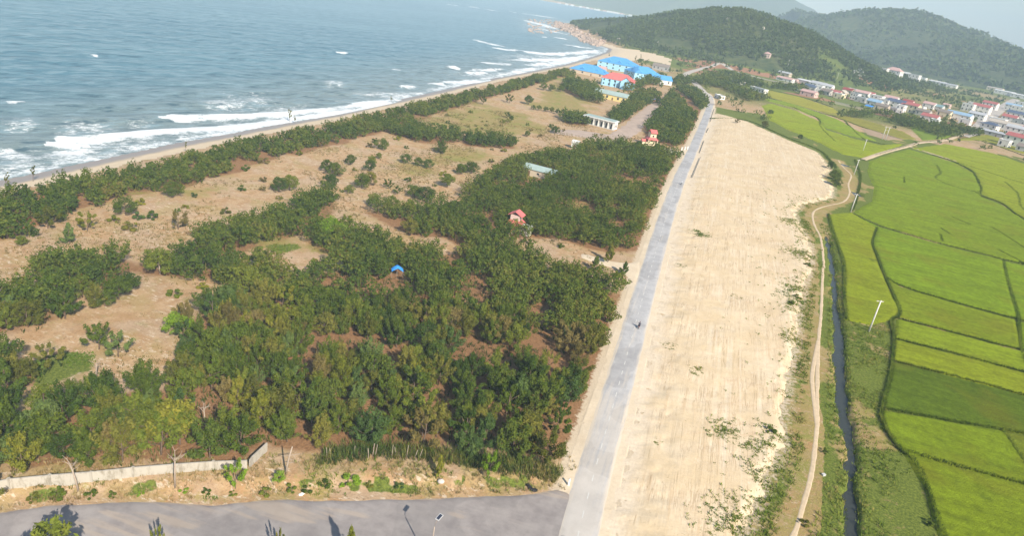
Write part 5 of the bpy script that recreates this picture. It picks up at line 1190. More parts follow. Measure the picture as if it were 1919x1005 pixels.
# ---- white colonnaded building by the yard
t = thing('colonnade_building', 'white flat roofed building with dark openings, at the corner of the paved yard', 'building', at(1124, 236), math.radians(-26))
W0, D0, H0 = 20.0, 7.0, 4.4
MB().box(-W0 / 2, W0 / 2, -D0 / 2 + 1.6, D0 / 2, -1, H0 - .02).build('wall', wall_mat('white'), t)
b = MB(); b.box(-W0 / 2 - .5, W0 / 2 + .5, -D0 / 2 - .4, D0 / 2 + .5, H0, H0 + .55); b.build('roof', roof_mat('white'), t)
MB().box(-W0 / 2 + .2, W0 / 2 - .2, -D0 / 2 + .6, D0 / 2 - .2, H0 + .553, H0 + .9).build('roof_deck', roof_mat('green grey'), t)
MB().box(-W0 / 2 - .6, W0 / 2 + .6, -D0 / 2 - .7, -D0 / 2 + 1.59, -1, .25).build('steps', wall_mat('concrete'), t)
for i in range(7):
    x = -W0 / 2 + .35 + i * (W0 - .7) / 6
    MB().box(x - .28, x + .28, -D0 / 2 - .05, -D0 / 2 + .5, .253, H0 - .003).build('column', wall_mat('white'), t)
for i in range(6):
    x = -W0 / 2 + .35 + (i + .5) * (W0 - .7) / 6
    MB().box(x - .6, x + .6, -D0 / 2 + 1.5, -D0 / 2 + 1.7, .3, 3.1).build('door' if i % 2 else 'window', GLASS.mat, t)
for k in (-1, 1):
    MB().box(W0 / 2 - .06, W0 / 2 + .06, k * 1.2 - .5 + .6, k * 1.2 + .5 + .6, 1.2, 2.8).build('window', GLASS.mat, t)
    MB().box(-W0 / 2 - .06, -W0 / 2 + .06, k * 1.2 - .5 + .6, k * 1.2 + .5 + .6, 1.2, 2.8).build('window', GLASS.mat, t)
house('pump_house', 'small white hut with bare door at the edge of the middle grove', 1077, 278, 3.6, 3.2, 3.2, .4, 'flat', 'white', 'white', math.radians(-12), None, 1, 1, cat='hut')

# ---- gatehouses with tiered red roofs
def gatehouse(label, px, py, yaw, s, long_roof, wc, tower_h):
    t = thing('gatehouse', label, 'gatehouse', at(px, py), yaw, 'tiered red roofed gatehouses')
    hw = 2.1 * s; h1 = tower_h * .58
    tw = MB().box(-hw, hw, -hw, hw, -.5, tower_h).build('tower', wall_mat(wc), t)
    n = 14; b = MB(); v = [(.65 * s * math.cos(2 * PI * k / n), -hw - .05, tower_h * .76 + .65 * s * math.sin(2 * PI * k / n)) for k in range(n)]; b.add(v, [tuple(range(n))]); b.add([(x, y + .06, z) for x, y, z in v], [tuple(range(n - 1, -1, -1))]); b.build('round_window', GLASS.mat, tw)
    MB().box(hw - .05, hw + .05, -.7 * s, .7 * s, tower_h * .66, tower_h * .85).build('window', GLASS.mat, tw)
    roof_mb('gable', 3.6 * s, 5.2 * s, tower_h, 1.9 * s, .5).build('upper_roof', roof_mat('pink red'), t)
    b = MB(); w1, w2 = hw + 1.5 * s, hw + .02       # skirt roof round the tower
    lo_ = [(-w1, -w1, h1 - .5), (w1, -w1, h1 - .5), (w1, w1, h1 - .5), (-w1, w1, h1 - .5)]; hi_ = [(-w2, -w2, h1 + .7), (w2, -w2, h1 + .7), (w2, w2, h1 + .7), (-w2, w2, h1 + .7)]
    b.add(lo_ + hi_ + [(x, y, z - .15) for x, y, z in lo_ + hi_], [(0, 1, 5, 4), (1, 2, 6, 5), (2, 3, 7, 6), (3, 0, 4, 7), (9, 8, 12, 13), (10, 9, 13, 14), (11, 10, 14, 15), (8, 11, 15, 12), (0, 8, 9, 1), (1, 9, 10, 2), (2, 10, 11, 3), (3, 11, 8, 0)]); b.build('skirt_roof', roof_mat('pink red'), t)
    L = long_roof; b = MB(); b.box(-hw - L, -hw - .01, -.9 * s, .9 * s, -.5, h1 * .55); b.build('side_wall', wall_mat(wc), t)
    b = MB(); z = h1 * .55 + .003; v = [(-hw - L - .4, -1.6 * s, z), (-hw - .02, -1.6 * s, z), (-hw - .02, 1.6 * s, z), (-hw - L - .4, 1.6 * s, z), (-hw - L - .4, 0, z + 1.3 * s), (-hw - .02, 0, z + 1.3 * s)]
    b.add(v, [(0, 1, 5, 4), (2, 3, 4, 5), (0, 4, 3), (1, 2, 5), (3, 2, 1, 0)]); b.build('side_roof', roof_mat('pink red'), t)
    for x in (-1, 1):
        for y in (-1, 1): MB().box(x * w1 * .88 - .18, x * w1 * .88 + .18, y * w1 * .88 - .18, y * w1 * .88 + .18, -.5, h1 - .52).build('pillar', wall_mat(wc), t)
    return t
ga = yaw_px((930, 432), (962, 424))
gatehouse('gatehouse in the grove with tiered pink red roofs and a long low red side roof', 964, 432, ga + .35, .72, 6.0, 'pink wall', 5.4)
gatehouse('cream gatehouse tower with round window and tiered red roofs, by the paved yard', 1218, 273, math.radians(14), .85, 3.5, 'cream', 7.6)
house('gable_block', 'small white flat block just below the gatehouse in the grove', 985, 440, 2.8, 2.4, 2.2, .4, 'flat', 'white', 'white', math.radians(-15), None, 1, 1, False, cat='hut')
t = thing('garden_wall', 'low white wall running from the cream gatehouse to the road', 'wall', at(1232, 277), yaw_px((1232, 277), (1250, 283)))
MB().box(0, 15, -.15, .15, -.5, 1.5).build('panel', wall_mat('white'), t); MB().box(-.1, 15.1, -.25, .25, 1.503, 1.65).build('coping', wall_mat('concrete'), t)
for k in range(4): MB().box(k * 4.8 - .3 + .1, k * 4.8 + .4, -.32, .32, -.5, 1.9).build('pier', wall_mat('white'), t)
for i, (px, py) in enumerate([(1277, 282), (1283, 281), (1288, 280)]):
    t = thing('gate_post', ['white gate post farthest from the road at the small entrance', 'middle white gate post of the small entrance', 'white gate post closest to the road at the small entrance'][i], 'gate post', at(px, py), 0, 'gate posts by the road')
    MB().box(-.3, .3, -.3, .3, -.4, 2.0).build('shaft', wall_mat('white'), t); MB().box(-.42, .42, -.42, .42, 2.003, 2.2).build('cap', wall_mat('concrete'), t)
# ---- shed with a green sheet roof
sy = yaw_px((988, 333), (1030, 344))
t = thing('shed', 'long brick walled shed with one pitched pale green sheet roof, amid the middle grove', 'shed', at(1012, 331), sy)
walls_mb('gable', 13.5, 6.0, 3.0, 1.5).build('wall', wall_mat('beige'), t); roof_mb('gable', 13.5, 6.0, 3.0, 1.5, .35).build('roof', roof_mat('green grey'), t)
MB().box(-5.2, -3.6, -3.05, -2.95, .02, 2.1).build('door', plain('door_wood', (.16, .09, .05), .6, .3), t)
for x in (0, 4): MB().box(x - .5, x + .5, -3.05, -2.95, 1.2, 2.0).build('window', GLASS.mat, t)
# ---- blue tarpaulin shelter
t = thing('tarpaulin_shelter', 'blue tarpaulin stretched over poles in a gap of the grove', 'shelter', at(743, 520), math.radians(18))
b = MB(); N = 9
v = []; f = []
for j in range(N):
    for i in range(N):
        a, c = i / (N - 1) * 2 - 1, j / (N - 1) * 2 - 1
        v.append((a * 1.45, c * 1.05, 3.3 - .95 * abs(a) ** 1.4 - .45 * c * c + .05 * math.sin(7 * a + 5 * c)))
for j in range(N - 1):
    for i in range(N - 1): f.append((j * N + i, j * N + i + 1, (j + 1) * N + i + 1, (j + 1) * N + i))
b.add(v, f); b.build('sheet', plain('blue_tarpaulin', (.04, .26, .72), .5, .4, 0, .12, 2), t, smooth=True)
for x, y in ((0, -.95), (0, .95), (-1.38, -.95), (1.38, -.95), (-1.38, .95), (1.38, .95)): MB().tube([(x, y, -.2), (x, y, 2.78 if x == 0 else 1.88)], .04, 6).build('pole', PALEBARK, t)

# ---- boundary wall on the bank and the bits along the verge
WL = [at(*q) for q in ((-40, 926), (18, 915), (95, 908), (172, 902), (250, 893), (325, 887), (400, 881), (463, 879))]
def weathered():
    t = NT('weathered_whitewash'); p = t.pos()
    c = t.mix(t.step(t.noise(t.mapping(p, 0, (1, 1, .35)), 1.1, 6, .7), .46, .68), (.43, .395, .34), (.27, .24, .19))
    c = t.mix(t.step(t.noise(p, .5, 5, .65), .60, .72), c, (.20, .18, .14))
    t.bsdf(c, .95, .1, t.bump(t.noise(p, 6, 4, .6), .03, .5)); return t.mat
WM = weathered()
t = thing('boundary_wall', 'weathered white plastered wall along the foot of the near grove', 'wall', tuple(WL[0]))
o0 = np.array(WL[0])
def wall_run(pts, hgt, th=.2):
    P = [np.array(q) - o0 for q in pts]; b = MB(); v = []
    for i, q in enumerate(P):
        d = P[min(i + 1, len(P) - 1)] - P[max(i - 1, 0)]; n = np.array([-d[1], d[0]]); n = n / np.linalg.norm(n) * th / 2
        v += [(q[0] - n[0], q[1] - n[1], q[2] - .6), (q[0] + n[0], q[1] + n[1], q[2] - .6), (q[0] + n[0], q[1] + n[1], q[2] + hgt[i]), (q[0] - n[0], q[1] - n[1], q[2] + hgt[i])]
    f = []
    for i in range(len(P) - 1):
        a = i * 4; f += [(a, a + 4, a + 7, a + 3), (a + 5, a + 1, a + 2, a + 6), (a + 3, a + 7, a + 6, a + 2)]
    f += [(0, 3, 2, 1), (len(v) - 4, len(v) - 3, len(v) - 2, len(v) - 1)]
    return b.add(v, f)
wall_run(WL, [1.35, 1.45, 1.5, 1.55, 1.5, 1.55, 1.5, 1.5]).build('panel', WM, t)
c0 = at(464, 879); c1 = at(472, 872); c2 = at(500, 846)
wall_run([(c0[0] + .2, c0[1] + .25, c0[2]), c1, c2], [1.45, 1.5, 1.55]).build('return_panel', WM, t)
for i in range(1, len(WL) - 1):
    q = np.array(WL[i]) - o0; MB().box(q[0] - .17, q[0] + .17, q[1] - .17, q[1] + .17, q[2] - .5, q[2] + 1.6).build('pier', WM, t)
# forked post held by a pole and two wires
p = at(536, 887); t = thing('dead_post', 'grey forked dead trunk with a pole tied across and stay wires', 'dead tree', (p[0], p[1], p[2] - .1))
MB().tube([(0, 0, 0), (.15, 0, 1.6), (.35, .1, 3.0), (.75, .1, 4.9)], [.17, .14, .12, .09], 7).build('trunk', PALEBARK, t, smooth=True)
MB().tube([(-.4, .05, 3.0), (1.9, .05, 3.9)], [.05, .05], 5).build('cross_pole', PALEBARK, t)
MB().tube([(.45, .1, 2.0), (1.1, .1, 2.2)], [.06, .03], 5).build('stub_branch', PALEBARK, t)
MB().tube([(.6, .1, 3.6), (-4.6, .4, .9)], [.02, .02], 4).build('stay_wire', plain('wire', (.30, .24, .16), .7), t); MB().tube([(.7, .1, 3.7), (2.9, 0, .5)], [.02, .02], 4).build('stay_wire', M['wire'], t)
fx = [(612, 858, 1.7), (620, 858, 1.5), (666, 857, 1.7), (690, 861, 1.9), (698, 856, 2.0), (703, 858, 2.2), (733, 860, 2.2), (741, 858, 1.6), (762, 861, 2.4), (778, 862, 1.6), (786, 863, 1.8)]
fl = ['westernmost thin fence stick above the cane', 'second thin fence stick above the cane', 'fence stick standing alone before the reddish bank', 'stout pale fence stick', 'leaning fence stick next to the stout pale one', 'tall fence stick next to the leaning one', 'fence stick before the bare reddish ground', 'short fence stick after the bare reddish ground starts', 'tallest of the thin fence sticks', 'short leaning fence stick near the tallest', 'easternmost fence stick above the cane']
for (px, py, h), l in zip(fx, fl):
    p = at(px, py); t = thing('fence_stick', l, 'fence post', (p[0], p[1], p[2] - .3), random.uniform(0, 6), 'old fence sticks above the cane')
    MB().tube([(0, 0, 0), (random.uniform(-.2, .2), 0, h * .5 + .2), (random.uniform(-.3, .3), random.uniform(-.2, .2), h + .6)], [.075, .065, .05] if 'stout' in l else [.05, .045, .035], 6).build('stick', PALEBARK, t, smooth=True)
    MB().tube([(0, 0, h * .45), (0, 0, h * .45 + .06)], [.085, .085], 6).build('wire_tie', M['wire'], t)
p = at(1065, 911); t = thing('marker_post', 'short white marker post at the corner of the two roads', 'post', p, 0); MB().box(-.14, .14, -.14, .14, -.2, 1.3).build('shaft', wall_mat('white'), t); MB().add([(-.16, -.16, 1.303), (.16, -.16, 1.303), (.16, .16, 1.303), (-.16, .16, 1.303), (0, 0, 1.5)], [(3, 2, 1, 0), (0, 1, 4), (1, 2, 4), (2, 3, 4), (3, 0, 4)]).build('cap', wall_mat('light grey'), t)
random.seed(3); b = MB()
for k in range(6): b.blob((k * .3 - .8 + random.uniform(-.1, .1), random.uniform(-.25, .25) - k * .08, .22), (.36, .3, .3), 8, 0, .35)
o = b.build('rubbish_heap', plain('black_plastic', (.02, .02, .022), .45, .5, 0, .4, 5), None, at(998, 917), -.4); tag(o, 'heap of black rubbish on the sandy edge of the side road', 'rubbish')
b = MB()
for k in range(5): b.blob((random.uniform(-.3, .3), random.uniform(-.25, .25), .1), (.26, .2, .14), 8, 0, .5)
tag(b.build('litter_bag', plain('white_plastic', (.78, .78, .78), .5, .4, 0, .1, 4), None, at(566, 928), .3), 'crumpled white litter bag beside the dark verge bush', 'litter')
o = MB().blob((0, 0, .35), (.55, .45, .4), 12, 0, .12).build('round_stone', plain('pale_stone', (.52, .47, .42), .9, .2, 0, .25, 2), None, at(826, 906), 0, True); tag(o, 'large pale rounded stone below the bank under the yellow sapling', 'stone')
b = MB().box(-.3, .3, -.22, .22, -.1, .3); b.box(-.33, .33, -.25, .25, .303, .35); tag(b.build('white_box', wall_mat('light grey'), None, at(1543, 892), .4), 'small white box left in the grass between track and ditch', 'box')

# ---- street lamp with a solar head, at the near edge of the side road
p = plane(804, 1060); t = thing('street_lamp', 'tapered street lamp with a flat solar head, over the side road', 'street lamp', p, math.radians(62))
MTL = plain('lamp_paint', (.33, .27, .22), .5, .4, .2, .2, 4)
MB().box(-.25, .25, -.25, .25, -.2, .12).build('base_plate', wall_mat('concrete'), t)
MB().tube([(0, 0, .123), (0, 0, 3.5), (0, 0, 6.6)], [.11, .09, .07], 10).build('pole', MTL, t, smooth=True)
MB().tube([(0, 0, 6.4), (.12, 0, 7.0), (.5, 0, 7.4)], [.055, .05, .045], 8).build('arm', MTL, t, smooth=True)
h_ = MB(); h_.add([(.35, -.28, 7.40), (1.35, -.28, 7.62), (1.35, .28, 7.62), (.35, .28, 7.40), (.35, -.28, 7.50), (1.35, -.28, 7.72), (1.35, .28, 7.72), (.35, .28, 7.50)], [(3, 2, 1, 0), (4, 5, 6, 7), (0, 1, 5, 4), (1, 2, 6, 5), (2, 3, 7, 6), (3, 0, 4, 7)]); hd = h_.build('lamp_head', plain('lamp_casing', (.62, .62, .62), .4, .5, .3, .1), t)
MB().add([(.43, -.21, 7.527), (1.27, -.21, 7.712), (1.27, .21, 7.712), (.43, .21, 7.527)], [(0, 1, 2, 3)]).build('solar_panel', plain('solar_cell', (.03, .035, .06), .2, .6, 0, .1), hd)

# ---- power poles among the rice
PC = plain('pole_concrete', (.62, .60, .57), .85, .2, 0, .12, 1); INS = plain('insulator', (.30, .18, .12), .3, .5)
def power_pole(label, px, py, h, yaw, arms=1, name='power_pole'):
    p = at(px, py); t = thing(name, label, 'power pole', (p[0], p[1], p[2] - .3), yaw, 'power poles across the rice fields')
    MB().tube([(0, 0, 0), (0, 0, h + .3)], [.24, .15], 8).build('shaft', PC, t, smooth=True)
    for a in range(arms):
        z = h - .15 - a * .9; c = MB().box(-1.0, 1.0, .155, .30, z, z + .14).build('crossarm', PC, t)
        for x in (-.85, 0, .85): MB().tube([(x, .22, z + .143), (x, .22, z + .42)], [.07, .05], 6).build('insulator', INS, c)
PY = [('power pole with a T crossarm, closest to the ditch in the near rice', 1628, 622, 9.5, 1), ('power pole at the top corner of the small left rice plot', 1594, 398, 8.8, 1), ('power pole beside the ditch pool below the farm path', 1600, 328, 9.2, 1), ('power pole just below the farm path end', 1617, 283, 8.6, 1), ('small far power pole on the green slope behind the village', 1568, 149, 11, 1), ('small far power pole on the red soil under the hill', 1476, 125, 12, 1)]
for l, x, y, h, a in PY: power_pole(l, x, y, h, math.radians(8), a)
p = at(1656, 262); t = thing('twin_pole', 'pair of power poles joined by a crossbar near the dry plot', 'power pole', (p[0], p[1], p[2] - .3), math.radians(-18))
for x in (-1.3, 1.3): MB().tube([(x, 0, 0), (x, 0, 11.3)], [.25, .16], 8).build('shaft', PC, t, smooth=True)
cb = MB().box(-2.6, 2.6, .17, .34, 10.5, 10.75).build('crossbar', PC, t); MB().box(-1.1, 1.1, -.05, .1, 8.2, 8.35).build('brace', PC, t)
for x in (-2.4, 0, 2.4): MB().tube([(x, .25, 10.753), (x, .25, 11.2)], [.09, .06], 6).build('insulator', INS, cb)

# ---- guard rails of the main road
GM = plain('rail_steel', (.40, .39, .37), .5, .4, .3, .25, 2); GD_ = plain('rail_post', (.16, .13, .11), .7, .3)
def guard_rail(label, a, b):
    A, B = plane(*a), plane(*b); L = float(np.hypot(*(B - A)[:2])); t = thing('guard_rail', label, 'guard rail', (A[0], A[1], gz(A[0], A[1]) + .02), math.atan2(B[1] - A[1], B[0] - A[0]), 'guard rails along the main road')
    m = MB(); pr_ = [(-.10, .30), (-.16, .38), (-.10, .46), (-.16, .54), (-.10, .66), (-.07, .66), (-.11, .54), (-.07, .46), (-.12, .38), (-.07, .30)]
    n = len(pr_); v = [(x, y, z + .12) for x in (0, L) for y, z in pr_]; m.add(v, [(i, (i + 1) % n, n + (i + 1) % n, n + i) for i in range(n)] + [tuple(range(n - 1, -1, -1)), tuple(range(n, 2 * n))]); m.build('rail', GM, t)
    k = max(2, int(L / 3)); 
    for i in range(k + 1):
        x = .1 + (L - .2) * i / k; MB().box(x - .1, x + .1, -.06, .12, -.3, .86).build('post', GD_, t)
guard_rail('guard rail nearest the far motorcycle, longest of the four', (1297, 334), (1312, 297)); guard_rail('guard rail abreast of the small entrance with gate posts', (1311, 287), (1319, 265)); guard_rail('short guard rail between two longer ones', (1324, 249), (1328, 241)); guard_rail('guard rail on the bend at the top of the sand lot', (1331, 228), (1338, 205))

# ---- motorcycles and their riders
PAINT = [plain('red_paint', (.22, .03, .03), .3, .5), plain('silver_paint', (.50, .51, .53), .3, .5)]
RUB = plain('tyre_rubber', (.02, .02, .02), .8, .2); CHR = plain('bright_metal', (.5, .5, .5), .3, .5, .8); SEATM = plain('seat_vinyl', (.025, .025, .028), .6, .3); SKIN = plain('skin', (.36, .20, .13), .6, .3, 0, .1)
def torus(b, c, R_, r, n=20, m=6):
    v = [(c[0] + (R_ + r * math.cos(2 * PI * j / m)) * math.cos(2 * PI * i / n), c[1] + r * math.sin(2 * PI * j / m), c[2] + (R_ + r * math.cos(2 * PI * j / m)) * math.sin(2 * PI * i / n)) for i in range(n) for j in range(m)]
    return b.add(v, [(i * m + j, ((i + 1) % n) * m + j, ((i + 1) % n) * m + (j + 1) % m, i * m + (j + 1) % m) for i in range(n) for j in range(m)])
def motorcycle(label, p, yaw, paint):
    t = thing('motorcycle', label, 'motorcycle', p, yaw, 'motorcycles on the main road')
    for x in (-.62, .62):
        w = torus(MB(), (x, 0, .29), .24, .055).build('wheel', RUB, t, smooth=True)
        r = torus(MB(), (x, 0, .29), .19, .018, 16, 5)
        for k in range(4): a = k * PI / 4; r.tube([(x - .18 * math.cos(a), 0, .29 - .18 * math.sin(a)), (x + .18 * math.cos(a), 0, .29 + .18 * math.sin(a))], .012, 4)
        r.build('rim', CHR, w)
    b = MB(); b.blob((-.38, 0, .60), (.42, .13, .14), 10); b.blob((.05, 0, .42), (.34, .14, .13), 10); b.blob((.42, 0, .66), (.10, .17, .26), 10); b.build('body', paint, t, smooth=True)
    MB().blob((-.30, 0, .76), (.40, .14, .07), 10).build('seat', SEATM, t, smooth=True)
    f = MB(); f.tube([(.62, .07, .29), (.50, .07, .62), (.42, .05, .95)], .025, 6); f.tube([(.62, -.07, .29), (.50, -.07, .62), (.42, -.05, .95)], .025, 6); f.build('fork', CHR, t)
    MB().tube([(.30, -.36, .99), (.41, -.12, 1.0), (.41, .12, 1.0), (.30, .36, .99)], .016, 6).build('handlebar', SEATM, t)
    MB().blob((.50, 0, .88), (.07, .09, .08), 8).build('headlight', CHR, t, smooth=True); MB().blob((-.82, 0, .62), (.03, .07, .04), 8).build('tail_light', PAINT[0], t)
    for y in (-.38, .38): MB().tube([(.36, y * .8, 1.0), (.36, y, 1.14)], .01, 4).build('mirror', SEATM, t)
    MB().tube([(-.1, -.14, .27), (-.75, -.16, .34)], [.03, .05], 8).build('exhaust', CHR, t, smooth=True)
    return t
def rider(label, p, yaw, shirt, trousers, helmet):
    """a seated body grown as one skinned surface along its joints, hands closed on the bar"""
    t = thing('person', label, 'person', p, yaw, 'riders on the main road')
    J = []; E = []; Rr = []
    def j(q, r, par=None):
        J.append(q); Rr.append(r)
        if par is not None: E.append((par, len(J) - 1))
        return len(J) - 1
    pel = j((-.22, 0, .90), .145); wa = j((-.20, 0, 1.08), .135, pel); ch = j((-.13, 0, 1.28), .16, wa); nk = j((-.07, 0, 1.45), .065, ch); hdn = j((-.03, 0, 1.53), .085, nk); hd = j((-.01, 0, 1.63), .10, hdn); j((-.01, 0, 1.72), .08, hd)
    for s in (-1, 1):
        hp = j((-.18, s * .11, .86), .10, pel); kn = j((.20, s * .17, .76), .075, hp); ak = j((.10, s * .17, .36), .048, kn); j((.22, s * .18, .30), .042, ak)
        sh = j((-.11, s * .19, 1.37), .068, ch); el = j((.06, s * .30, 1.14), .05, sh); wr = j((.24, s * .31, 1.04), .034, el); pm = j((.31, s * .30, 1.02), .036, wr)
        for k in range(4):
            y = s * (.265 + .022 * k); L = (.052, .06, .055, .042)[k]
            a = j((.31 + L * .6, y, 1.025), .0095, pm); c = j((.315 + L * .75, y, .985), .0085, a); j((.30 + L * .2, y, .972), .0075, c)
        th = j((.29, s * .255, 1.0), .012, pm); j((.325, s * .245, .975), .009, th)
    me = bpy.data.meshes.new('body'); me.from_pydata(J, E, []); me.update()
    o = link('body', me, t); me.materials.append(shirt); me.materials.append(trousers)
    sk = o.modifiers.new('Skin', 'SKIN'); 
    for v, r in zip(me.skin_vertices[0].data, Rr): v.radius = (r, r)
    me.skin_vertices[0].data[0].use_root = True
    sub = o.modifiers.new('Smooth', 'SUBSURF'); sub.levels = 1; sub.render_levels = 1
    h = MB(); h.blob((-.02, 0, 1.70), (.145, .125, .12), 12); h.build('helmet', helmet, t, smooth=True)
    f = MB(); f.blob((.10, 0, 1.62), (.02, .014, .028), 6); f.build('nose', SKIN, t)
    for s in (-1, 1): MB().blob((.088, s * .035, 1.645), (.012, .016, .010), 6).build('eye', SEATM, t); MB().tube([(.02, s * .155, .90), (.16, s * .19, .78), (.09, s * .18, .40)], [.105, .085, .06], 8).build('trouser_leg', trousers, t, smooth=True)
    MB().blob((.092, 0, 1.575), (.010, .028, .007), 6).build('mouth', plain('lips', (.25, .08, .07), .5), t)
    return t
SH1, SH2, TR = plain('dark_jacket', (.05, .05, .07), .8, .1), plain('pale_shirt', (.50, .52, .55), .8, .1), plain('dark_trousers', (.03, .035, .06), .8, .1)
def on_road(px, py, off):
    q = plane(px, py); d, par = seg_dist(np.array([q[0]]), np.array([q[1]]), RL); i = int(par[0]); tq = RL[i + 1] - RL[i]; tq = tq / np.linalg.norm(tq)
    c = RL[i] + np.array([tq[1], -tq[0]]) * off; return (c[0], c[1], gz(c[0], c[1]) + .19), math.atan2(tq[1], tq[0])
for (px, py, off, rev, lb, lr, pnt, sh, hm) in [(1196, 613, 1.0, 0, 'dark motorcycle on the near stretch of the road', 'rider in a dark jacket astride the nearer motorcycle', PAINT[0], SH1, plain('helmet_paint_dark', (.12, .03, .03), .3, .5)), (1281, 347, 1.6, 0, 'pale motorcycle far along the road by the guard rail', 'rider in a pale shirt astride the farther motorcycle', PAINT[1], SH2, plain('helmet_paint_pale', (.6, .6, .62), .3, .5))]:
    p, a = on_road(px, py, off); motorcycle(lb, p, a + PI * rev, pnt); rider(lr, p, a + PI * rev, sh, TR, hm)

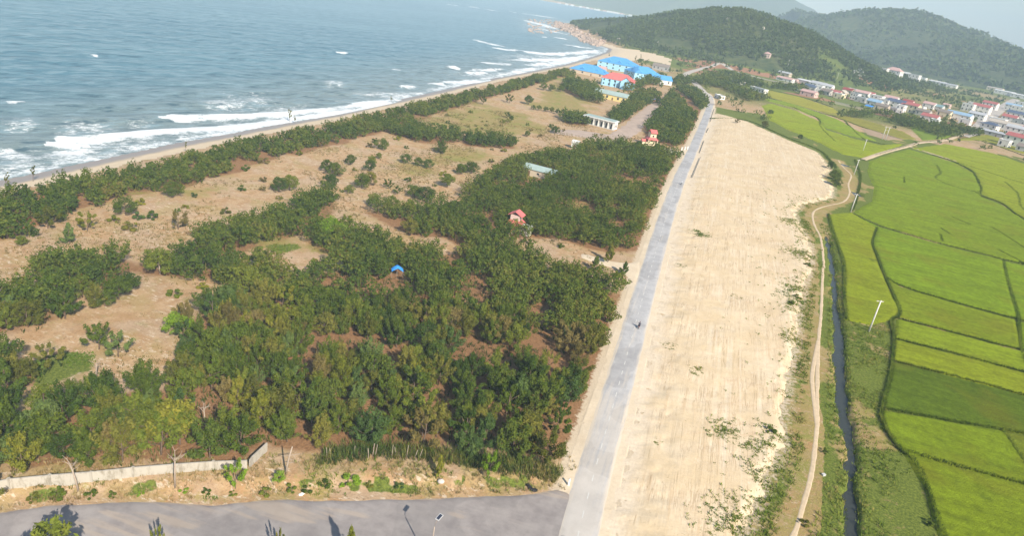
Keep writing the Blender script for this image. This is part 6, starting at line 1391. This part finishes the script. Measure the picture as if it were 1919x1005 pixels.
# ---- the village beyond the rice: each house a thing
GV = 'houses of the village'
VY = yaw_px((1540, 176), (1740, 222)); VS_ = yaw_px((1835, 240), (1880, 202))
H_ = [ # label, px, py, w, d, h, rise, roof kind, wall, roof, yaw offset, storeys, windows
 ('pale low house alone at the foot of the red cutting', 1470, 141, 20, 9, 4, 2, 'gable', 'beige', 'light grey', 0, 1, 3), ('long white house with a dull red roof left of the village', 1471, 152, 26, 9, 4, 2.4, 'gable', 'white', 'pale pink', 0, 1, 4), ('tiny pale hut between the long white house and the white shed', 1489, 154, 9, 6, 3.6, 1.5, 'gable', 'pink wall', 'pale pink', 0, 1, 2),
 ('low building with white sheet roof at the village head', 1507, 156, 20, 9, 4, 1.2, 'shed', 'light grey', 'white', 0, 1, 3), ('house with dark slate roof at the village head', 1518, 170, 15, 11, 5, 3, 'gable', 'light grey', 'slate', .1, 1, 3), ('broad light grey roofed house behind the dark slate one', 1533, 165, 20, 12, 5.5, 3, 'gable', 'white', 'light grey', 0, 2, 4),
 ('white two storey house before the broad grey roof', 1533, 173, 9, 9, 7.5, .5, 'flat', 'white', 'white', .1, 2, 2), ('pale pinkish house facing the golden rice', 1515, 180, 17, 9, 4.5, 2.4, 'gable', 'pink wall', 'pale pink', 0, 1, 3), ('small white hut on the lane at the golden rice', 1497, 172, 10, 6, 3.4, .4, 'flat', 'white', 'white', 0, 1, 2), ('grey brown roofed house among trees', 1548, 178, 13, 10, 4.5, 3, 'gable', 'concrete', 'brown grey', -.1, 1, 3),
 ('house with a bright red roof left of the cream gable', 1564, 181, 13, 9, 5, 3, 'gable', 'beige', 'red', 0, 1, 2), ('cream house with its gable end to the rice', 1577, 182, 9, 10, 5.5, 3.2, 'gable', 'cream', 'beige', 1.5, 1, 2), ('dark red roofed house behind the cream gable', 1588, 176, 13, 9, 5, 3, 'gable', 'beige', 'dark red', 0, 1, 3), ('unfinished white frame house with dark openings', 1601, 187, 9, 9, 7, .5, 'flat', 'white', 'light grey', 0, 2, 3),
 ('house with a pink red roof behind the white frame house', 1615, 182, 18, 10, 5.5, 3, 'gable', 'white', 'pale pink', 0, 1, 4), ('grey flat house beside the white frame house', 1612, 191, 12, 9, 5, .5, 'flat', 'grey', 'light grey', .1, 1, 3), ('house with a light blue roof next to the blue awning', 1638, 199, 15, 11, 5, 3, 'gable', 'light grey', 'light blue', 0, 1, 3), ('white house with pale flat top between light blue and slate roofs', 1655, 197, 13, 10, 6, .5, 'flat', 'white', 'white', 0, 2, 3),
 ('beige house with brown grey roof facing the hedge', 1651, 208, 13, 9, 5.5, 2.4, 'gable', 'beige', 'brown grey', .1, 1, 3), ('long house under a slate blue roof', 1679, 202, 21, 12, 6.5, 3.4, 'gable', 'white', 'slate', 0, 2, 4), ('tall narrow white house below the slate blue roof', 1685, 213, 8, 9, 8.5, .5, 'flat', 'white', 'white', .05, 2, 2), ('grey house wedged beside the tall narrow white one', 1671, 211, 11, 8, 5, .5, 'flat', 'grey', 'light grey', 0, 1, 3),
 ('white house with a red roof, tallest of the middle row', 1707, 211, 14, 11, 8, 3, 'gable', 'cream', 'red', 0, 2, 3), ('dull red roof behind the tallest red roofed house', 1700, 198, 12, 9, 5, 2.8, 'gable', 'pink wall', 'dark red', 0, 1, 3), ('grey roofed house between two red roofs', 1729, 217, 14, 9, 5, 2.5, 'gable', 'concrete', 'brown grey', 0, 1, 3), ('house with a bright red roof low beside the dark trees', 1741, 227, 16, 10, 4.8, 3, 'gable', 'white', 'red', 0, 1, 3), ('white side building below the low red roof', 1750, 233, 8, 7, 4.5, .5, 'flat', 'white', 'white', 0, 1, 2),
 ('house with a teal grey roof on the red soil', 1755, 206, 14, 10, 4.6, 2.8, 'gable', 'light grey', 'teal grey', 0, 1, 3), ('tiny pinkish house next to the teal roof', 1773, 202, 9, 7, 4, 2, 'gable', 'pink wall', 'pale pink', 0, 1, 2), ('long white building under a light blue sheet roof', 1795, 224, 26, 13, 6, 3, 'gable', 'white', 'light blue', 0, 1, 5), ('white stepped two storey block left of the red roofed one', 1812, 208, 14, 11, 9, .5, 'flat', 'white', 'white', 0, 2, 3), ('white house with a red roof by the village street', 1836, 212, 22, 13, 9, 3.4, 'gable', 'white', 'red', 0, 2, 4),
 ('white house with a grey roof before the red roofed one', 1829, 224, 18, 11, 6.5, 3, 'gable', 'white', 'light grey', 0, 2, 4), ('white box house low beside the street mouth', 1807, 233, 11, 8, 5, .5, 'flat', 'white', 'white', 0, 1, 2), ('small white corner house with a slate roof at the street mouth', 1851, 247, 15, 10, 7.5, 2.4, 'hip', 'white', 'slate', -.1, 2, 3), ('long white building with a beige roof right of the street', 1886, 244, 36, 14, 6.5, 3, 'gable', 'white', 'beige', 0, 1, 6),
 ('red roofed house tucked behind the long beige roof', 1889, 230, 16, 10, 7, 3.2, 'gable', 'white', 'red', 0, 2, 3), ('white building with a wide dark slate roof', 1908, 226, 30, 16, 8.5, 3.4, 'gable', 'white', 'slate', 0, 2, 5), ('white flat topped block behind the slate roof', 1914, 213, 30, 14, 9, .5, 'flat', 'white', 'white', 0, 2, 5), ('white gabled hall at the end of the long beige roof', 1911, 240, 14, 16, 8, 3.4, 'gable', 'white', 'light grey', 1.4, 2, 3), ('low grey sheds in a yard below the corner house', 1868, 256, 28, 9, 3.6, 1.2, 'shed', 'grey', 'light grey', 0, 1, 5),
 ('white two storey house with a red roof at the edge of the rice', 1900, 274, 16, 11, 8.4, 3.2, 'gable', 'white', 'red', -.05, 2, 3), ('white annex beside the two storey house at the rice edge', 1880, 275, 8, 8, 5.5, .5, 'flat', 'white', 'white', -.05, 1, 2), ('white house with dull red roof beyond the one at the rice edge', 1927, 256, 16, 11, 7, 3, 'gable', 'white', 'red', 0, 2, 3), ('dark roofed house beside the house at the rice edge', 1922, 285, 14, 10, 4, 2.6, 'gable', 'light grey', 'brown grey', 0, 1, 3),
 ('white bungalow in the fields short of the village', 1421, 172, 22, 7, 4, .5, 'flat', 'white', 'white', -.2, 1, 5), ('ruined pale walls in the scrub under the hill', 1380, 156, 20, 10, 3, .5, 'flat', 'concrete', 'beige', -.2, 1, 4), ('white flat hut near the bend of the main road', 1348, 185, 10, 6, 3, .5, 'flat', 'white', 'white', -.5, 1, 2), ('lone white villa with an orange roof on the hillside', 1437, 107, 10, 9, 6, 2.6, 'hip', 'pink wall', 'pale pink', .3, 2, 3),
 ('lone white house at the mountain foot, first from the hill', 1655, 137, 14, 12, 9, .5, 'flat', 'white', 'white', 0, 2, 2), ('pink roofed villa at the mountain foot', 1673, 143, 30, 18, 12, 6, 'hip', 'white', 'pale pink', 0, 2, 3), ('white long house right of the pink roofed villa', 1691, 143, 30, 14, 9, 3, 'gable', 'white', 'white', 0, 2, 4), ('small white house before the white long house', 1703, 147, 14, 12, 8, .5, 'flat', 'white', 'light grey', 0, 1, 2), ('white block at the mountain foot, left of a pair', 1711, 151, 22, 14, 12, .5, 'flat', 'white', 'white', 0, 2, 3), ('white block at the mountain foot, right of a pair', 1724, 153, 26, 14, 11, .5, 'flat', 'white', 'white', 0, 2, 3),
 ('far white sheds under the mountain, upper one', 1756, 158, 40, 16, 7, 2, 'gable', 'white', 'white', 0, 1, 4), ('far white sheds under the mountain, lower one', 1777, 163, 40, 16, 7, 2, 'gable', 'white', 'light grey', 0, 1, 4), ('beige far hall beyond the end of the street', 1864, 170, 38, 14, 7, 2, 'gable', 'cream', 'beige', 0, 1, 4), ('long white far hall beyond the end of the street', 1882, 177, 46, 16, 8, 2, 'gable', 'white', 'white', 0, 1, 5), ('white far hall at the foot of the mountain, easternmost', 1912, 184, 44, 16, 8, 2, 'gable', 'white', 'white', 0, 1, 5),
]
H_ += [
 ('cream flat house between the bright red roof and the cream gable', 1571, 184, 9, 8, 5, .5, 'flat', 'cream', 'white', 0, 1, 2), ('white house with grey roof behind the golden rice lane', 1549, 170, 14, 10, 6, 2.8, 'gable', 'white', 'light grey', .1, 2, 3), ('white flat house half hidden beyond the dark red roof', 1597, 176, 12, 9, 6, .5, 'flat', 'white', 'white', 0, 2, 3), ('red roofed house beyond the pink red one', 1626, 184, 14, 9, 5.5, 3, 'gable', 'white', 'red', .1, 1, 3),
 ('white flat house beyond the light blue roof', 1642, 191, 14, 10, 7, .5, 'flat', 'white', 'white', 0, 2, 3), ('pale pink roofed house beyond the slate blue roof', 1668, 193, 16, 10, 6, 3, 'gable', 'white', 'pale pink', 0, 1, 3), ('small red roof between the slate blue roof and the tallest red one', 1695, 208, 10, 9, 6, 2.6, 'gable', 'white', 'red', 0, 1, 2), ('white flat house right of the tallest red roofed one', 1720, 212, 11, 10, 7, .5, 'flat', 'white', 'white', 0, 2, 3),
 ('cream house with brown grey roof short of the light blue sheet roof', 1768, 219, 14, 10, 5.5, 2.8, 'gable', 'cream', 'brown grey', 0, 1, 3), ('white house with pale pink roof on the red soil', 1740, 203, 14, 10, 5.5, 2.8, 'gable', 'white', 'pale pink', 0, 1, 3), ('white flat block between stepped block and street', 1824, 204, 16, 11, 8, .5, 'flat', 'white', 'white', 0, 2, 3), ('large white block with red roof edge of the street, farther up', 1853, 204, 20, 13, 8.5, 3.2, 'gable', 'white', 'red', 0, 2, 4),
 ('white flat block facing the street mouth across the yard', 1866, 236, 16, 12, 8, .5, 'flat', 'white', 'white', 0, 2, 3), ('white house with grey roof above the two storey house at the rice edge', 1903, 254, 20, 12, 7.5, 3, 'gable', 'white', 'light grey', 0, 2, 4), ('large white block at the east end above the slate roof', 1921, 205, 34, 16, 10, .5, 'flat', 'white', 'white', 0, 2, 5), ('white house with light blue roof up the village street', 1897, 207, 22, 13, 8, 3, 'gable', 'white', 'light blue', 0, 2, 4)]
for l, px, py, w, d, h, rs, k, wc, rc, yo, st, nw in H_:
    if 1500 < px < 1930 and py < 290 and 'mountain' not in l and 'far ' not in l: w, d, h = w * 1.12, d * 1.1, h * 1.15
    house('house', l, px, py, w, d, h, rs, k, wc, rc, VY + yo, GV, st, nw, wins=True, door=st == 1)
t = thing('awning', 'bright blue awning on posts beside the light blue roofed house', 'awning', at(1627, 204), VY)
MB().add([(-4.5, -3, 3.2), (4.5, -3, 3.2), (4.5, 3, 4.4), (-4.5, 3, 4.4), (-4.5, -3, 3.05), (4.5, -3, 3.05), (4.5, 3, 4.25), (-4.5, 3, 4.25)], [(0, 1, 2, 3), (7, 6, 5, 4), (0, 4, 5, 1), (1, 5, 6, 2), (2, 6, 7, 3), (3, 7, 4, 0)]).build('sheet', M['blue_tarpaulin'], t)
for x in (-4.2, 4.2):
    for y in (-2.7, 2.7): MB().tube([(x, y, -.3), (x, y, 3.0 if y < 0 else 4.2)], .1, 6).build('post', PC, t)
t = thing('yard_wall', 'long low cream wall along the rice side of the village', 'wall', at(1590, 200), VY)
MB().box(-17, 17, -.3, .3, -.5, 2.4).build('panel', wall_mat('cream'), t); MB().box(-17.1, 17.1, -.4, .4, 2.403, 2.65).build('coping', wall_mat('concrete'), t)
# far shore town: tiny houses, all alike
FT = [(1088, 14, 0), (1094, 15, 1), (1101, 17, 0), (1108, 18, 1), (1116, 19, 0), (1121, 20, 0), (1133, 22, 1), (1140, 21, 0), (1146, 21, 0), (1152, 22, 0), (1158, 24, 0), (1165, 26, 1), (1181, 29, 0), (1190, 28, 0), (1196, 30, 0), (1203, 32, 0), (1210, 33, 0), (1217, 35, 0), (1224, 36, 0), (1048, 6, 1), (1062, 9, 0), (1072, 11, 0)]
pr0 = {}
for px, py, k in FT:
    q = rayd(px, py, 4560 + (px - 1020) * -1.1 + 130); z = gz(q[0], q[1])
    if k not in pr0:
        b = walls_mb('gable', 17, 12, 9, 4); pr0[k] = (new_mesh('wall', np.array(b.v), b.f, [wall_mat('white' if k == 0 else 'light grey')]), new_mesh('roof', *(lambda m: (np.array(m.v), m.f))(roof_mb('gable', 17, 12, 9, 4, 1)), [roof_mat('white' if k == 0 else 'pale pink')]))
    t = thing('shore_house', 'tiny pale house of the hazy town on the far shore', 'house', (q[0], q[1], z), -.3, 'houses of the far shore town')
    link('wall', pr0[k][0], t); link('roof', pr0[k][1], t)

# ---- rocks of the headland and boulders on the hill
random.seed(9)
ROCK = plain('granite', (.42, .32, .26), .9, .2, 0, .35, .3)
b = MB(); o_ = plane(1075, 66, SEA)
for k in range(420):
    i = random.randrange(19, 24); u_ = random.random(); a = np.array(SHORE_PX[i]) * (1 - u_) + np.array(SHORE_PX[i + 1] if i < 24 else SHORE_PX[i]) * u_
    q = plane(a[0] + random.gauss(2, 5), a[1] + random.gauss(0, 1.5), SEA); z = gz(q[0], q[1]); r = random.uniform(1.2, 4.5)
    if z > 12: continue
    b.blob((q[0], q[1], max(z, SEA - .5) + r * .3), (r * random.uniform(.8, 1.5), r * random.uniform(.8, 1.4), r * random.uniform(.6, 1.1)), 6, 0, .5)
for k in range(90):
    q = plane(random.uniform(990, 1050), random.uniform(36, 62), SEA); r = random.uniform(1, 3.2); b.blob((q[0], q[1], SEA + .2), (r * 1.4, r, r * .7), 6, 0, .5)
tag(b.build('shore_rocks', ROCK), 'reddish granite rocks tumbled along the headland shore', 'rocks', None, 'stuff')
BL = [(1364, 37, 11, 'large white boulder high on the wooded hill'), (1430, 54, 9, 'white boulder on the right shoulder of the wooded hill'), (1148, 71, 9, 'pinkish boulder on the headland slope, left of a pair'), (1159, 74, 8, 'pale boulder on the headland slope, right of a pair'), (1181, 72, 10, 'orange boulder on the headland slope'), (1198, 81, 6, 'white boulder above the sand cove'), (1203, 85, 5, 'lower boulder above the sand cove'), (1388, 101, 5, 'pale boulder low on the hill left of the villa'), (1526, 112, 5, 'small white boulder on the right flank of the hill'), (1232, 79, 5, 'boulder on the grassy slope behind the cove')]
for px, py, r, l in BL:
    p = at(px, py); r *= .36; o = MB().blob((0, 0, 0), (r, r * .9, r * .95), 9, 0, .3).build('boulder', plain('pale_granite', (.44, .39, .34), .9, .2, 0, .3, .3), None, (p[0], p[1], p[2] + r * .4), random.uniform(0, 6)); tag(o, l, 'boulder', 'boulders of the hill')
GR = [(1602, 137), (1606, 139), (1611, 136), (1615, 139), (1608, 141), (1612, 134), (1598, 140)]
for k, (px, py) in enumerate(GR):
    p = at(px, py); t = thing('tomb', 'small white tomb of the graveyard on the forested slope', 'tomb', p, .2, 'tombs of the graveyard')
    MB().box(-5, 5, -3, 3, -1, 1.6).build('plinth', wall_mat('white'), t); MB().box(-3, 3, 1, 2.4, 1.603, 5).build('headstone', wall_mat('light grey'), t)
HAZE_D, SKY_S, SUN_E, EXPO = 0.00017, 0.095, 5.0, 0.66

# ------------------------------------------------------------------ air, sky, sun and camera
hz = MB(); hz.box(-9500, 9500, -400, 9900, -9, 640)
HZM = NT('air_haze'); pv = HZM.n('ShaderNodeVolumePrincipled')
pv.inputs['Color'].default_value = (.62, .82, 1.0, 1); pv.inputs['Density'].default_value = HAZE_D; pv.inputs['Anisotropy'].default_value = -0.35
HZM.t.links.new(pv.outputs[0], HZM.out.inputs['Volume'])
tag(hz.build('haze', HZM.mat), kind='stuff')
SUN_AZ = (0.53, -0.85)           # where the sun stands, seen from above: behind the camera, to the right
SUN_EL = math.radians(36)
wd = bpy.data.worlds.new('World'); SC.world = wd; wd.use_nodes = True
nt = wd.node_tree; bg = nt.nodes['Background']; sky = nt.nodes.new('ShaderNodeTexSky'); sky.sky_type = 'NISHITA'; sky.sun_disc = False
sky.sun_elevation = SUN_EL; sky.sun_rotation = math.atan2(SUN_AZ[0], SUN_AZ[1]); sky.air_density = 1.2; sky.dust_density = 0.6; sky.ozone_density = 1.0
nt.links.new(sky.outputs[0], bg.inputs[0]); bg.inputs[1].default_value = SKY_S
ld = bpy.data.lights.new('sun', 'SUN'); ld.energy = SUN_E; ld.angle = math.radians(.5); ld.color = (1, .91, .77)
lo = bpy.data.objects.new('sun', ld); COL.objects.link(lo)
from mathutils import Vector, Matrix
n_ = math.hypot(*SUN_AZ); sv = Vector((SUN_AZ[0] / n_ * math.cos(SUN_EL), SUN_AZ[1] / n_ * math.cos(SUN_EL), math.sin(SUN_EL)))
lo.rotation_euler = sv.to_track_quat('Z', 'Y').to_euler(); lo.location = (40, -60, 120)
cd = bpy.data.cameras.new('camera'); cam = bpy.data.objects.new('camera', cd); COL.objects.link(cam)
cd.sensor_width = 36; cd.sensor_fit = 'HORIZONTAL'; cd.lens = 36 * F / W; cd.clip_start = .5; cd.clip_end = 30000
cam.matrix_world = Matrix(((CR[0], CU[0], -FWD[0], 0), (CR[1], CU[1], -FWD[1], 0), (CR[2], CU[2], -FWD[2], CAMH), (0, 0, 0, 1)))
SC.camera = cam
SC.render.engine = 'CYCLES'
SC.cycles.max_bounces = 5; SC.cycles.diffuse_bounces = 2; SC.cycles.glossy_bounces = 2; SC.cycles.transmission_bounces = 2; SC.cycles.volume_bounces = 0; SC.cycles.transparent_max_bounces = 4
SC.cycles.use_denoising = True
vs = SC.view_settings; vs.view_transform = 'Standard'; vs.look = 'None'; vs.exposure = EXPO; vs.gamma = 1; vs.use_curve_mapping = False
